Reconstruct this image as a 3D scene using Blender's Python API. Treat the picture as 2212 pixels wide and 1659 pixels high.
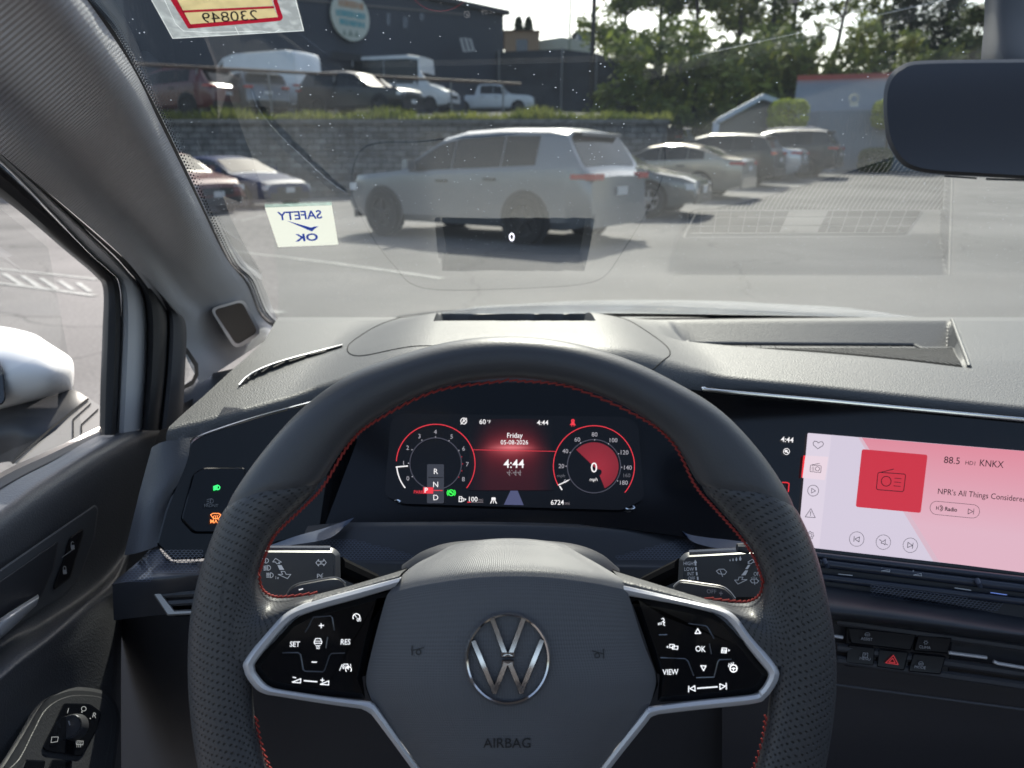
import bpy, bmesh, math, random
from mathutils import Vector, Matrix
from mathutils.bvhtree import BVHTree
R = math.radians
for o in list(bpy.data.objects): bpy.data.objects.remove(o)
scene = bpy.context.scene

# ------------------------------------------------------------------ camera, sky, sun, exposure
EYE = Vector((0, 0, 1.25)); FPX = 1580.0; PITCH = R(17.38)
cp, sp = math.cos(PITCH), math.sin(PITCH)
cam = bpy.data.cameras.new('camera'); cam_o = bpy.data.objects.new('camera', cam)
scene.collection.objects.link(cam_o); scene.camera = cam_o
cam_o.location = EYE; cam_o.rotation_euler = (math.pi/2 - PITCH, 0, 0)
cam.sensor_width = 36; cam.lens = 36*FPX/2212; cam.clip_start = .02; cam.clip_end = 2000
cam.dof.use_dof = True; cam.dof.focus_distance = .54; cam.dof.aperture_fstop = 9.5; cam.dof.aperture_blades = 0
SUN_EL, SUN_AZ = R(40), R(6)
w = bpy.data.worlds.new('World'); scene.world = w; w.use_nodes = True
wn = w.node_tree.nodes; bg = wn['Background']; sky = wn.new('ShaderNodeTexSky')
sky.sky_type = 'NISHITA'; sky.sun_disc = False; sky.sun_elevation = SUN_EL; sky.sun_rotation = SUN_AZ
sky.dust_density = 2.5; sky.air_density = 1.0
hs = wn.new('ShaderNodeHueSaturation'); hs.inputs['Saturation'].default_value = .85
w.node_tree.links.new(sky.outputs[0], hs.inputs['Color']); w.node_tree.links.new(hs.outputs[0], bg.inputs[0]); bg.inputs[1].default_value = .135
sl = bpy.data.lights.new('sun', 'SUN'); sl.energy = 3.5; sl.angle = R(.5); sl.color = (1, .93, .81)
so = bpy.data.objects.new('sun', sl); scene.collection.objects.link(so)
sdir = Vector((math.cos(SUN_EL)*math.sin(SUN_AZ), math.cos(SUN_EL)*math.cos(SUN_AZ), math.sin(SUN_EL)))
so.rotation_euler = sdir.to_track_quat('Z', 'Y').to_euler(); so.location = sdir*60
vs = scene.view_settings; vs.view_transform = 'Standard'; vs.look = 'None'; vs.gamma = 1; vs.exposure = 1.18
cy = scene.cycles; cy.max_bounces = 10; cy.transparent_max_bounces = 24; cy.glossy_bounces = 4
cy.diffuse_bounces = 4; cy.transmission_bounces = 6; cy.caustics_reflective = False; cy.caustics_refractive = False
cy.use_denoising = True; cy.sample_clamp_indirect = 6

# ------------------------------------------------------------------ helpers: a pixel of the 2212 px wide photograph plus a depth or a surface -> world point
Fv = Vector((0, cp, -sp)); Uv = Vector((0, sp, cp))
def ray(x, y):
    v = (y-829.5)/FPX
    return Vector(((x-1106)/FPX, cp - sp*v, -sp - cp*v))
def pt(x, y, d): return EYE + ray(x, y)*d
def dz(x, y, z): return z/ray(x, y).z          # depth where the ray meets height z (relative to the eye)
def dX(x, y, X): return X/ray(x, y).x
def dY(x, y, Y): return Y/ray(x, y).y
class Pl:                                       # plane through three (x, y, depth)
    def __init__(s, *a):
        m = Matrix([[1, p[0], p[1]] for p in a]).inverted()
        s.k = m @ Vector([1/p[2] for p in a])
    def __call__(s, x, y): return 1/(s.k[0] + s.k[1]*x + s.k[2]*y)
def proj(P):
    q = P-EYE; d = q.dot(Fv)
    return 1106+FPX*q.x/d, 829.5-FPX*q.dot(Uv)/d, d
def cv(ox, oy, k): return lambda x, y: (ox+k*x, oy+k*y)
cA = cv(0, 0, .3418); cB = cv(702, 0, .3418); cC = cv(1404, 0, .3652); cD = cv(0, 540, .3418); cE = cv(702, 540, .3418)
cF = cv(1404, 540, .3652); cG = cv(0, 1080, .3489); cH = cv(702, 1080, .3489); cI = cv(1404, 1080, .3652)
cJ = cv(810, 864, .2807); cK = cv(1620, 891, .2676); cL = cv(486, 1161, .22785); cM = cv(1323, 1161, .22785); cN = cv(1755, 1296, .2065)
def tr(c, *pts): return [c(*p) for p in pts]
def cr(P, n, closed=False):                     # Catmull-Rom through tuples of any length, n samples
    P = [Vector(p) for p in P]; N = len(P); out = []
    segs = N if closed else N-1
    for i in range(n):
        t = i/(n if closed else n-1)*segs; k = min(int(t), segs-1); t -= k
        g = (lambda j: P[j % N]) if closed else (lambda j: P[j] if 0 <= j < N else (2*P[0]-P[1] if j < 0 else 2*P[-1]-P[-2]))
        a, b, c, d = g(k-1), g(k), g(k+1), g(k+2)
        out.append(tuple(.5*(2*b + (c-a)*t + (2*a-5*b+4*c-d)*t*t + (3*b-a-3*c+d)*t**3)))
    return out
def rounded(P, r, n=5):                         # closed polygon with rounded corners
    out = []; N = len(P)
    for i in range(N):
        p = Vector(P[i]); a = Vector(P[i-1])-p; b = Vector(P[(i+1) % N])-p
        ri = r[i] if isinstance(r, (list, tuple)) else r
        if ri <= 0: out.append(tuple(p)); continue
        q = min(ri, a.length*.48, b.length*.48); s, e = p+a.normalized()*q, p+b.normalized()*q
        for k in range(n+1):
            t = k/n; out.append(tuple(s*(1-t)**2 + p*2*t*(1-t) + e*t*t))
    return out

OFF = {}
def ss(a, b, x):
    t = max(0, min(1, (x-a)/(b-a))); return t*t*(3-2*t)
class MB:
    def __init__(s): s.v = []; s.f = []; s.uv = {}
    def vert(s, p): s.v.append(Vector(p)); return len(s.v)-1
    def grid(s, rows, closed_u=False, closed_v=False, uv=None, flip=False):
        n = len(rows); m = len(rows[0]); base = len(s.v)
        for r in rows: s.v.extend(Vector(p) for p in r)
        for i in range(n if closed_v else n-1):
            for j in range(m if closed_u else m-1):
                i2, j2 = (i+1) % n, (j+1) % m
                q = [base+i*m+j, base+i*m+j2, base+i2*m+j2, base+i2*m+j]
                u = [(i, j), (i, j+1), (i+1, j+1), (i+1, j)]
                if flip: q.reverse(); u.reverse()
                if uv: s.uv[len(s.f)] = [uv(*a) for a in u]
                s.f.append(q)
    def poly(s, pts): b = len(s.v); s.v.extend(Vector(p) for p in pts); s.f.append(list(range(b, len(s.v))))
    def plate(s, P, d, th=.003, near=0, bev=0, c=None):     # polygon in photo pixels on surface d(x, y), th metres thick, rim bevelled inwards
        if c: P = [c(*p) for p in P]
        A = sum(P[i-1][0]*P[i][1]-P[i][0]*P[i-1][1] for i in range(len(P)))
        if A > 0: P = P[::-1]
        D = [(d(*p) if callable(d) else d)-near for p in P]
        fr = [pt(p[0], p[1], e) for p, e in zip(P, D)]
        if bev:
            N = len(P); ins = []
            for i in range(N):
                a, p, b = Vector(P[i-1]), Vector(P[i]), Vector(P[(i+1) % N])
                t = (b-a).normalized(); n = Vector((t.y, -t.x)); q = p+n*bev*FPX/D[i]
                ins.append(q)
            rim = [pt(p[0], p[1], e+bev) for p, e in zip(P, D)]
            fr = [pt(q.x, q.y, ((d(q.x, q.y) if callable(d) else d)-near)) for q in ins]
            s.grid([fr, rim], closed_u=True, flip=True)
            back = [r+(r-EYE).normalized()*th for r in rim]; s.grid([rim, back], closed_u=True, flip=True)
        elif th:
            back = [r+(r-EYE).normalized()*th for r in fr]; s.grid([fr, back], closed_u=True, flip=True)
        s.poly(fr)
    def ring(s, P, Q, d, th=.003, near=0, c=None):           # band between two closed outlines of equal length
        if c: P = [c(*p) for p in P]; Q = [c(*p) for p in Q]
        f = d if callable(d) else (lambda x, y: d)
        a = [pt(*p, f(*p)-near) for p in P]; b = [pt(*p, f(*p)-near) for p in Q]
        k = lambda v: v+(v-EYE).normalized()*th
        s.grid([[k(v) for v in a], a, b, [k(v) for v in b]], closed_u=True)
    def stroke(s, P, wd, d, closed=False, near=.0004, c=None):   # thin ribbon of wd photo pixels
        if c: P = [c(*p) for p in P]
        P = [Vector(p[:2]) for p in P]; N = len(P); f = d if callable(d) else (lambda x, y: d)
        for i in range(N if closed else N-1):
            a, b = P[i], P[(i+1) % N]; t = b-a
            if t.length < 1e-6: continue
            t.normalize(); n = Vector((-t.y, t.x))*wd/2; e = t*wd*.28
            s.poly([pt(q.x, q.y, f(q.x, q.y)-near) for q in (a-n-e, b-n+e, b+n+e, a+n-e)])
    def circ(s, x, y, r, wd, d, a0=0, a1=360, n=40, ry=None, near=.0004, c=None):
        if c: x, y = c(x, y)
        s.stroke([(x+r*math.cos(R(a0+(a1-a0)*i/n)), y+(ry or r)*math.sin(R(a0+(a1-a0)*i/n))) for i in range(n+1)], wd, d, near=near)
    def disc(s, x, y, r, d, n=20, ry=None, near=.0004, th=0): s.plate([(x+r*math.cos(2*math.pi*i/n), y+(ry or r)*math.sin(2*math.pi*i/n)) for i in range(n)], d, th, near)
    def box(s, a, b):
        (x0, y0, z0), (x1, y1, z1) = a, b; k = len(s.v)
        s.v.extend(Vector(p) for p in ((x0,y0,z0),(x1,y0,z0),(x1,y1,z0),(x0,y1,z0),(x0,y0,z1),(x1,y0,z1),(x1,y1,z1),(x0,y1,z1)))
        s.f.extend([k+i for i in q] for q in ((0,3,2,1),(4,5,6,7),(0,1,5,4),(1,2,6,5),(2,3,7,6),(3,0,4,7)))
    def tube(s, P, r, n=8, caps=True):
        P = [Vector(p) for p in P]; rows = []; up = None
        for i, p in enumerate(P):
            t = (P[min(i+1, len(P)-1)]-P[max(i-1, 0)]).normalized()
            if up is None: up = t.orthogonal().normalized()
            up = (up - t*up.dot(t)).normalized(); w_ = t.cross(up); ri = r[i] if isinstance(r, (list, tuple)) else r
            rows.append([p+(up*math.cos(2*math.pi*k/n)+w_*math.sin(2*math.pi*k/n))*ri for k in range(n)])
        s.grid(rows, closed_u=True)
        if caps: s.poly(rows[0][::-1]); s.poly(rows[-1])
    def lathe(s, prof, c, ax, n=28):            # profile of (along axis, radius)
        ax = Vector(ax).normalized(); u = ax.orthogonal().normalized(); w_ = ax.cross(u)
        s.grid([[Vector(c)+ax*a+(u*math.cos(2*math.pi*k/n)+w_*math.sin(2*math.pi*k/n))*r for k in range(n)] for a, r in prof], closed_u=True)
    def text(s, txt, x, y, h, d, c=None, al='C', ex=(1, 0), ey=(0, 1), sx=1, near=.0005, bold=0):
        if c: x, y = c(x, y)
        cu = bpy.data.curves.new('t', 'FONT'); cu.body = txt; cu.align_x = {'C': 'CENTER', 'L': 'LEFT', 'R': 'RIGHT'}[al]
        cu.resolution_u = 3; cu.offset = bold
        ob = bpy.data.objects.new('t', cu); scene.collection.objects.link(ob)
        dg = bpy.context.evaluated_depsgraph_get(); me = ob.evaluated_get(dg).to_mesh()
        k = h/.69; f = d if callable(d) else (lambda x, y: d); b = len(s.v)
        for q in me.vertices:
            X, Y = q.co.x*k*sx, -(q.co.y-.345)*k
            px, py = x+ex[0]*X+ey[0]*Y, y+ex[1]*X+ey[1]*Y
            s.v.append(pt(px, py, f(px, py)-near))
        for q in me.polygons: s.f.append([b+i for i in q.vertices])
        ob.evaluated_get(dg).to_mesh_clear(); bpy.data.objects.remove(ob); bpy.data.curves.remove(cu)
    def loft(s, rows, nu, nv, su=1, sv=1, flip=False, lin=False):   # rows of (x, y, depth) photo control points
        R1 = [cr(r, nu) for r in rows]; cols = [cr([r[j] for r in R1], nv) for j in range(nu)]
        g = [[pt(*cols[j][i]) for j in range(nu)] for i in range(nv)]
        s.grid(g, uv=lambda i, j: (j/(nu-1)*su, i/(nv-1)*sv), flip=flip)
        return s
    def bvh(s): return BVHTree.FromPolygons(s.v, s.f)
    def build(s, name, mt, parent=None, smooth=True, local=False, sub=0, angle=35, label=None):
        me = bpy.data.meshes.new(name); off = Vector() if local or parent is None else OFF.get(parent.name, Vector())
        me.from_pydata([p-off for p in s.v], [], s.f); me.materials.append(mt)
        if s.uv:
            ul = me.uv_layers.new(name='UVMap')
            for pi, us in s.uv.items():
                for li, u in zip(me.polygons[pi].loop_indices, us): ul.data[li].uv = u
        if smooth:
            me.shade_smooth() if hasattr(me, 'shade_smooth') else None
            me.set_sharp_from_angle(angle=R(angle))
        o = bpy.data.objects.new(name, me); scene.collection.objects.link(o)
        if parent is not None: o.parent = parent
        OFF[o.name] = off
        if sub: md = o.modifiers.new('sub', 'SUBSURF'); md.levels = md.render_levels = sub
        if label: o['label'] = label
        return o
def dsurf(b, default=1.0):                      # depth of a built surface under a pixel
    def f(x, y):
        h = b.ray_cast(EYE, ray(x, y).normalized())
        return (h[0]-EYE).dot(Fv) if h[0] is not None else default
    return f
def empty(name, loc, parent=None, label=None, cat=None, group=None, rz=0):
    o = bpy.data.objects.new(name, None); scene.collection.objects.link(o); o.empty_display_size = .1
    loc = Vector(loc); o.location = loc-(OFF.get(parent.name, Vector()) if parent else Vector()); o.rotation_euler.z = rz
    if parent: o.parent = parent
    OFF[o.name] = loc
    tag(o, label, cat, group); return o
def tag(o, label=None, cat=None, group=None, kind=None):
    for k, v in (('label', label), ('category', cat), ('group', group), ('kind', kind)):
        if v: o[k] = v
    return o

# ------------------------------------------------------------------ materials
MC = {}
def mat(name, col=(.5,.5,.5), rough=.5, metal=0, spec=.5, emit=None, est=1, coat=0, bump=None, vary=0, vscale=3, coord='Object', sheen=0, alpha=None):
    if name in MC: return MC[name]
    m = bpy.data.materials.new(name); m.use_nodes = True; N = m.node_tree.nodes; Lk = m.node_tree.links.new
    b = N['Principled BSDF']; b.inputs['Base Color'].default_value = (*col, 1); b.inputs['Roughness'].default_value = rough
    b.inputs['Metallic'].default_value = metal; b.inputs['Specular IOR Level'].default_value = spec
    b.inputs['Coat Weight'].default_value = coat; b.inputs['Coat Roughness'].default_value = .05
    b.inputs['Sheen Weight'].default_value = sheen
    if emit: b.inputs['Emission Color'].default_value = (*emit, 1); b.inputs['Emission Strength'].default_value = est
    tc = N.new('ShaderNodeTexCoord')
    if vary:
        nz = N.new('ShaderNodeTexNoise'); nz.inputs['Scale'].default_value = vscale; nz.inputs['Detail'].default_value = 5
        Lk(tc.outputs[coord], nz.inputs['Vector']); mp = N.new('ShaderNodeMapRange')
        mp.inputs[1].default_value = .3; mp.inputs[2].default_value = .7; mp.inputs[3].default_value = 1-vary; mp.inputs[4].default_value = 1+vary
        Lk(nz.outputs[0], mp.inputs[0]); mx = N.new('ShaderNodeMix'); mx.data_type = 'RGBA'; mx.blend_type = 'MULTIPLY'; mx.inputs[0].default_value = 1
        mx.inputs[6].default_value = (*col, 1); Lk(mp.outputs[0], mx.inputs[7]); Lk(mx.outputs[2], b.inputs['Base Color'])
    if bump:
        kind, sc, st = bump[:3]
        if kind == 'noise': t = N.new('ShaderNodeTexNoise'); t.inputs['Detail'].default_value = 3; o = t.outputs[0]
        elif kind == 'voronoi': t = N.new('ShaderNodeTexVoronoi'); o = t.outputs['Distance']
        t.inputs['Scale'].default_value = sc; Lk(tc.outputs[coord], t.inputs['Vector'])
        bp = N.new('ShaderNodeBump'); bp.inputs['Strength'].default_value = st; bp.inputs['Distance'].default_value = bump[3] if len(bump) > 3 else .001
        Lk(o, bp.inputs['Height']); Lk(bp.outputs[0], b.inputs['Normal'])
    MC[name] = m; return m
def nodes(m): return m.node_tree.nodes, m.node_tree.links.new, m.node_tree.nodes['Principled BSDF']

def perforated():
    m = mat('perforated_leather', (.045,.047,.052), .42); N, Lk, b = nodes(m)
    uv = N.new('ShaderNodeTexCoord'); mp = N.new('ShaderNodeMapping'); mp.inputs['Rotation'].default_value = (0, 0, R(45)); mp.inputs['Scale'].default_value = (310, 310, 1)
    v = N.new('ShaderNodeTexVoronoi'); v.voronoi_dimensions = '2D'; v.inputs['Randomness'].default_value = .12; v.inputs['Scale'].default_value = 1
    Lk(uv.outputs['UV'], mp.inputs[0]); Lk(mp.outputs[0], v.inputs['Vector'])
    r = N.new('ShaderNodeMapRange'); r.inputs[1].default_value = .13; r.inputs[2].default_value = .24; Lk(v.outputs['Distance'], r.inputs[0])
    mx = N.new('ShaderNodeMix'); mx.data_type = 'RGBA'; mx.inputs[6].default_value = (.001,.001,.001,1); mx.inputs[7].default_value = (.052,.054,.060,1)
    Lk(r.outputs[0], mx.inputs[0]); Lk(mx.outputs[2], b.inputs['Base Color'])
    n = N.new('ShaderNodeTexNoise'); n.inputs['Scale'].default_value = 420; n.inputs['Detail'].default_value = 3; Lk(uv.outputs['Object'], n.inputs['Vector'])
    ad = N.new('ShaderNodeMath'); ad.operation = 'MULTIPLY_ADD'; ad.inputs[1].default_value = .35; Lk(n.outputs[0], ad.inputs[0]); Lk(r.outputs[0], ad.inputs[2])
    bp = N.new('ShaderNodeBump'); bp.inputs['Strength'].default_value = .75; bp.inputs['Distance'].default_value = .0007
    Lk(ad.outputs[0], bp.inputs['Height']); Lk(bp.outputs[0], b.inputs['Normal']); return m
def ribbed(name, col, n, axis, rough=.6, strength=.6, dist=.0006, cross=0):
    m = mat(name, col, rough); N, Lk, b = nodes(m)
    tc = N.new('ShaderNodeTexCoord'); sx = N.new('ShaderNodeSeparateXYZ'); Lk(tc.outputs['UV'], sx.inputs[0])
    def wave(ax, k):
        a = N.new('ShaderNodeMath'); a.operation = 'MULTIPLY'; a.inputs[1].default_value = k*2*math.pi; Lk(sx.outputs[ax], a.inputs[0])
        q = N.new('ShaderNodeMath'); q.operation = 'SINE'; Lk(a.outputs[0], q.inputs[0]); return q.outputs[0]
    h = wave(axis, n)
    if cross:
        a = N.new('ShaderNodeMath'); a.operation = 'MULTIPLY_ADD'; a.inputs[1].default_value = .5 if cross == 1 and name != 'airbag_plastic' else 1; Lk(wave(1-axis, cross), a.inputs[0]); Lk(h, a.inputs[2]); h = a.outputs[0]
    bp = N.new('ShaderNodeBump'); bp.inputs['Strength'].default_value = strength; bp.inputs['Distance'].default_value = dist
    Lk(h, bp.inputs['Height']); Lk(bp.outputs[0], b.inputs['Normal']); return m
def paint(name, col=(.5,.5,.5), rough=.25, metal=0, coat=.6): return mat(name, col, rough, metal, coat=coat, vary=.06, vscale=1.5)

PLASTIC = mat('grained_dash_plastic', (.090,.090,.092), .52, spec=.55, bump=('voronoi', 620, .45, .0007), vary=.05, vscale=8)
PLASTIC_D = mat('dark_grained_plastic', (.05,.052,.058), .5, bump=('voronoi', 620, .4, .0006))
SOFT = mat('soft_black_plastic', (.046,.047,.054), .55, bump=('noise', 700, .25, .0004))
VOID = mat('matt_black', (.004,.004,.005), .8, spec=.1)
RUBBER = mat('black_rubber', (.012,.012,.014), .55)
GLOSS = mat('piano_black', (.004,.0045,.006), .06, spec=.4)
GLOSS2 = mat('satin_black_glass', (.006,.007,.010), .14, spec=.3)
CHROME = mat('chrome', (.75,.77,.8), .12, 1)
SATIN = mat('satin_silver', (.66,.66,.69), .38, .35)
DARKCHROME = mat('dark_chrome', (.58,.56,.56), .1, 1)
LEATHER = mat('smooth_leather', (.058,.060,.067), .42, bump=('noise', 620, .22, .0005))
PERF = perforated()
GRAIN = ribbed('airbag_plastic', (.104,.107,.118), 1, 1, .46, .28, .0002, cross=1)
RED = mat('red_thread', (.34,.030,.022), .7)
FABRIC = ribbed('pillar_fabric', (.50,.50,.52), 1, 1, .75, .42, .0006, cross=1)
WHITEINK = mat('white_print', (.75,.75,.75), .5, emit=(1,1,1), est=.36)
GREYINK = mat('grey_print', (.60,.61,.64), .5)
WHITEPAINT = mat('white_car_paint', (.78,.79,.80), .22, coat=.6)
# ================================================================== THE CAR WE SIT IN
car = empty('car', (.36, .2, 0), None, 'white hatchback with black cockpit whose steering wheel and windshield we look out from', 'car')
GP0 = Vector((0, 1.25, -.273)); GD = Vector((0, .45-1.25, .082+.273)); GN = Vector((1, 0, 0)).cross(GD).normalized()
def gl(x, y): r = ray(x, y); return GP0.dot(GN)/r.dot(GN)
PX = lambda X: (lambda x, y: dX(x, y, X))

TINT = dict(dusty_windshield_glass=(.68,.725,.715))
def dusty_glass(name, dust, veil):
    m = bpy.data.materials.new(name); m.use_nodes = True; N = m.node_tree.nodes; Lk = m.node_tree.links.new
    for n in list(N): N.remove(n)
    out = N.new('ShaderNodeOutputMaterial'); ge = N.new('ShaderNodeNewGeometry'); tc = N.new('ShaderNodeTexCoord')
    def M(op, a, b=None, c=None):
        n = N.new('ShaderNodeMath'); n.operation = op
        for i, q in enumerate((a, b, c)):
            if q is None: continue
            if isinstance(q, (int, float)): n.inputs[i].default_value = q
            else: Lk(q, n.inputs[i])
        return n.outputs[0]
    dt = N.new('ShaderNodeVectorMath'); dt.operation = 'DOT_PRODUCT'; Lk(ge.outputs['Incoming'], dt.inputs[0]); Lk(ge.outputs['Normal'], dt.inputs[1])
    c1 = M('SUBTRACT', 1, M('ABSOLUTE', dt.outputs['Value'])); f = M('MULTIPLY_ADD', M('POWER', c1, 5), .84, .035)
    f2 = M('DIVIDE', M('MULTIPLY', f, 2), M('ADD', f, 1))
    t = N.new('ShaderNodeBsdfTransparent'); t.inputs[0].default_value = (*TINT.get(name, (.95,.965,.96)), 1)
    g = N.new('ShaderNodeBsdfGlossy'); g.inputs['Roughness'].default_value = .0; g.inputs[0].default_value = (1,1,1,1)
    mx = N.new('ShaderNodeMixShader'); Lk(f2, mx.inputs[0]); Lk(t.outputs[0], mx.inputs[1]); Lk(g.outputs[0], mx.inputs[2])
    # dust specks plus a thin sun-scattering film, tinted blue to paint in haze
    vo = N.new('ShaderNodeTexVoronoi'); vo.inputs['Scale'].default_value = 330; Lk(tc.outputs['Object'], vo.inputs['Vector'])
    nz = N.new('ShaderNodeTexNoise'); nz.inputs['Scale'].default_value = 5; nz.inputs['Detail'].default_value = 4; Lk(tc.outputs['Object'], nz.inputs['Vector'])
    sp_ = N.new('ShaderNodeSeparateColor'); Lk(vo.outputs['Color'], sp_.inputs[0])
    rad = M('MULTIPLY', M('POWER', sp_.outputs[0], 4), .20)
    spk = M('MULTIPLY', M('LESS_THAN', vo.outputs['Distance'], rad), M('GREATER_THAN', sp_.outputs[1], .5))
    film = M('MULTIPLY', nz.outputs[0], veil*2)
    fac = M('MINIMUM', M('ADD', film, M('MULTIPLY', spk, dust)), 1)
    tr_ = N.new('ShaderNodeBsdfTranslucent'); tr_.inputs[0].default_value = (.66,.78,.90,1)
    df = N.new('ShaderNodeBsdfDiffuse'); df.inputs[0].default_value = (.72,.8,.86,1)
    m2 = N.new('ShaderNodeMixShader'); m2.inputs[0].default_value = .4; Lk(tr_.outputs[0], m2.inputs[1]); Lk(df.outputs[0], m2.inputs[2])
    m3 = N.new('ShaderNodeMixShader'); Lk(fac, m3.inputs[0]); Lk(mx.outputs[0], m3.inputs[1]); Lk(m2.outputs[0], m3.inputs[2])
    Lk(m3.outputs[0], out.inputs[0]); return m

# ---- windshield
ws = empty('windshield', (.36, .8, 1.1), car, 'large raked windshield, dusty, with dash reflections')
def gp(X, s): return EYE+Vector((X, 1.25-s*.8, -.273+s*.355))
b = MB(); xs = [i/16 for i in range(17)]
rows = []
for j in range(13):
    s = -.03+1.2*j/12; xl = -.44+.19*max(0, s); xr = 1.13-.19*max(0, s)
    rows.append([gp(xl+(xr-xl)*u, s) for u in xs])
b.grid(rows, uv=lambda i, j: (j, i))
b.build('glass_pane', dusty_glass('dusty_windshield_glass', .42, .010), ws)
b = MB()                                                             # black ceramic frit along the base and the left edge
fr = lambda x, y: gl(x, y)
top = [(560,703.5),(700,694),(850,685.5),(1000,680),(1200,677.5),(1404,677.5),(1700,682),(1960,687.5),(2212,693),(2500,702)]
bot = [(x, y+7) for x, y in top]
b.grid([[pt(x, y, gl(x, y)*.997) for x, y in cr(top, 60)], [pt(x, y, gl(x, y)*.99) for x, y in cr(bot, 60)]])
redge = [(110,-110),(185,0),(239,68),(308,191),(376,325),(444,468),(492,567),(530,608),(560,677),(600,712)]
b.grid([[pt(x-12, y+5, gl(x, y)*.996) for x, y in cr(redge, 50)], [pt(x+6, y-3, gl(x, y)*.996) for x, y in cr(redge, 50)]])
b.build('black_border', RUBBER, ws)
b = MB()                                                             # dotted fade of the black border along the pillar
for k, (x, y) in enumerate(cr(redge, 190)):
    for q in range(4):
        r = 2.4-.5*q; b.disc(x+9+q*6.2, y-3+(3.2 if q % 2 else 0)-q*2, r, gl(x, y)*.9955, n=6)
b.build('dot_border', RUBBER, ws)

# ---- A pillar trim
pil = MB()
g9 = lambda x, y, k=.985: (x, y, gl(x, y)*k)
prow = []
spec = [((-300,75,.40),(45,-200)), ((0,331,.49),(262,107)), ((137,443,.61),(346,267)), ((270,560,.74),(425,428)), ((349,660,.84),(486,553)), ((398,702,.905),(532,613)), ((400,765,.93),(563,683)), ((432,828,.96),(604,716))]
for (lx, ly, ld), (rx, ry) in spec:
    rd = gl(rx, ry)*.985; row = []
    for t, bul in ((0,0),(.16,-.004),(.30,.012),(.42,.002),(.58,-.022),(.76,-.034),(.9,-.025),(1,0)):
        row.append((lx+(rx-lx)*t, ly+(ry-ly)*t, 1/((1-t)/ld+t/rd)+bul*(.45+.55*(ld/.8))*(1 if ly < 640 else .45)))
    prow.append(row)
pil.loft(prow, 40, 120, 110, 230)
PT = pil.build('pillar_trim', FABRIC, car, label='ribbed grey fabric trim of the left windshield pillar')
OFF[PT.name] = OFF[car.name]
# keep the trim's own coordinates at the car's origin so that its speaker can hang on it
pd = dsurf(pil.bvh(), 1.05)
sg = empty('speaker_grille', (-.38, 1.0, 1.0), car, 'small chrome framed speaker grille low on the left pillar')
q4 = [(453,667),(526,645),(566,719),(508,755)]
pq = Pl((453,667,pd(453,667)*.975),(526,645,pd(526,645)*.975),(510,752,pd(510,745)*.975))
o_ = rounded(q4, 16, 6); i_ = rounded([(461,670),(523,652),(557,717),(511,746)], 12, 6)
b = MB(); b.ring(o_, i_, lambda x, y: pq(x, y)-.004, .02); b.build('grille_frame', SATIN, sg)
b = MB()
for k in range(17):
    t = (k+.5)/17; a = (461+62*t, 670-18*t); e = (511+46*t, 746-29*t)
    b.tube([pt(*a, pq(*a)), pt(*e, pq(*e))], .0011, 5)
b.plate(i_, pq, .004, -.003)
b.build('grille_mesh', mat('speaker_mesh', (.05,.05,.052), .35, .5), sg)
b = MB(); b.text('harman/kardon', 537, 737, 5.5, pq, ex=(.82,-.5), ey=(.5,.82), near=.006, sx=.8); b.build('grille_lettering', mat('lettering_metal', (.6,.6,.6), .3, .8), sg, smooth=False)

# ---- left door: window frame, seals, door card
door = empty('door', (-.42, .4, .5), car, 'front left door with black leather pad, switches and closed window')
def strip(name, A, B, X, m, bulge=.0, n=50, parent=door, XB=None, label=None):   # band between two pixel lines on the plane X, rounded towards the cabin
    A = cr(A, n); B = cr(B, n); XB = XB or X; b = MB(); rows = []
    for t in (0,.12,.3,.5,.7,.88,1):
        r = []
        for p, q in zip(A, B):
            x, y = p[0]*(1-t)+q[0]*t, p[1]*(1-t)+q[1]*t; k = (X*(1-t)+XB*t)+bulge*(1-(2*t-1)**4); r.append(pt(x, y, dX(x, y, k)))
        rows.append(r)
    b.grid(rows); return b.build(name, m, parent, label=label)
strip('window_seal', [(-220,280),(0,425),(143,543),(205,596),(223,628),(221,720),(217,830),(215,940)], [(-220,190),(0,358),(185,540),(235,585),(256,612),(262,690),(258,820),(252,940)], -.445, RUBBER, .012, 60, XB=-.43)
strip('door_frame', [(-220,180),(0,352),(180,536),(232,583),(255,612),(260,690),(255,820),(250,945)], [(-220,145),(0,325),(222,530),(275,585),(306,625),(318,690),(317,800),(308,925)], -.432, mat('frame_paint', (.55,.55,.56), .35, coat=.3), .008, 60, XB=-.418)
strip('door_seal', [(-200,150),(0,330),(215,522),(272,580),(305,625),(316,690),(315,800),(306,930)], [(-200,130),(0,322),(270,556),(318,606),(352,652),(365,690),(360,800),(346,930)], -.418, RUBBER, .014, 60, XB=-.408)
strip('door_seal', [(262,548),(318,605),(350,652),(362,690),(358,800),(344,930)], [(275,560),(340,628),(378,668),(402,702),(400,800),(394,912)], -.405, SOFT, .006, 40, XB=-.395)
# quarter window and the sail panel beside the dash end
b = MB(); qp = PX(-.41)
b.plate([(392,760),(404,766),(419,790),(421,806),(414,822),(391,836)], qp, 0); qw = b.build('quarter_window', dusty_glass('quarter_glass', 0, .02), car, smooth=False)
b = MB()
b.ring([(386,745),(405,752),(428,786),(429,810),(418,831),(384,848)], [(392,760),(404,766),(419,790),(421,806),(414,822),(391,836)], PX(-.40), .01); b.build('quarter_window_seal', RUBBER, car)
b = MB(); b.loft([[(384,900,.96),(420,880,.97),(455,862,.98)], [(384,850,.97),(425,834,.985),(500,812,1.0)], [(390,838,.985),(425,815,1.0),(505,796,1.02)]], 12, 10); b.build('sail_trim', PLASTIC_D, car)
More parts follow.
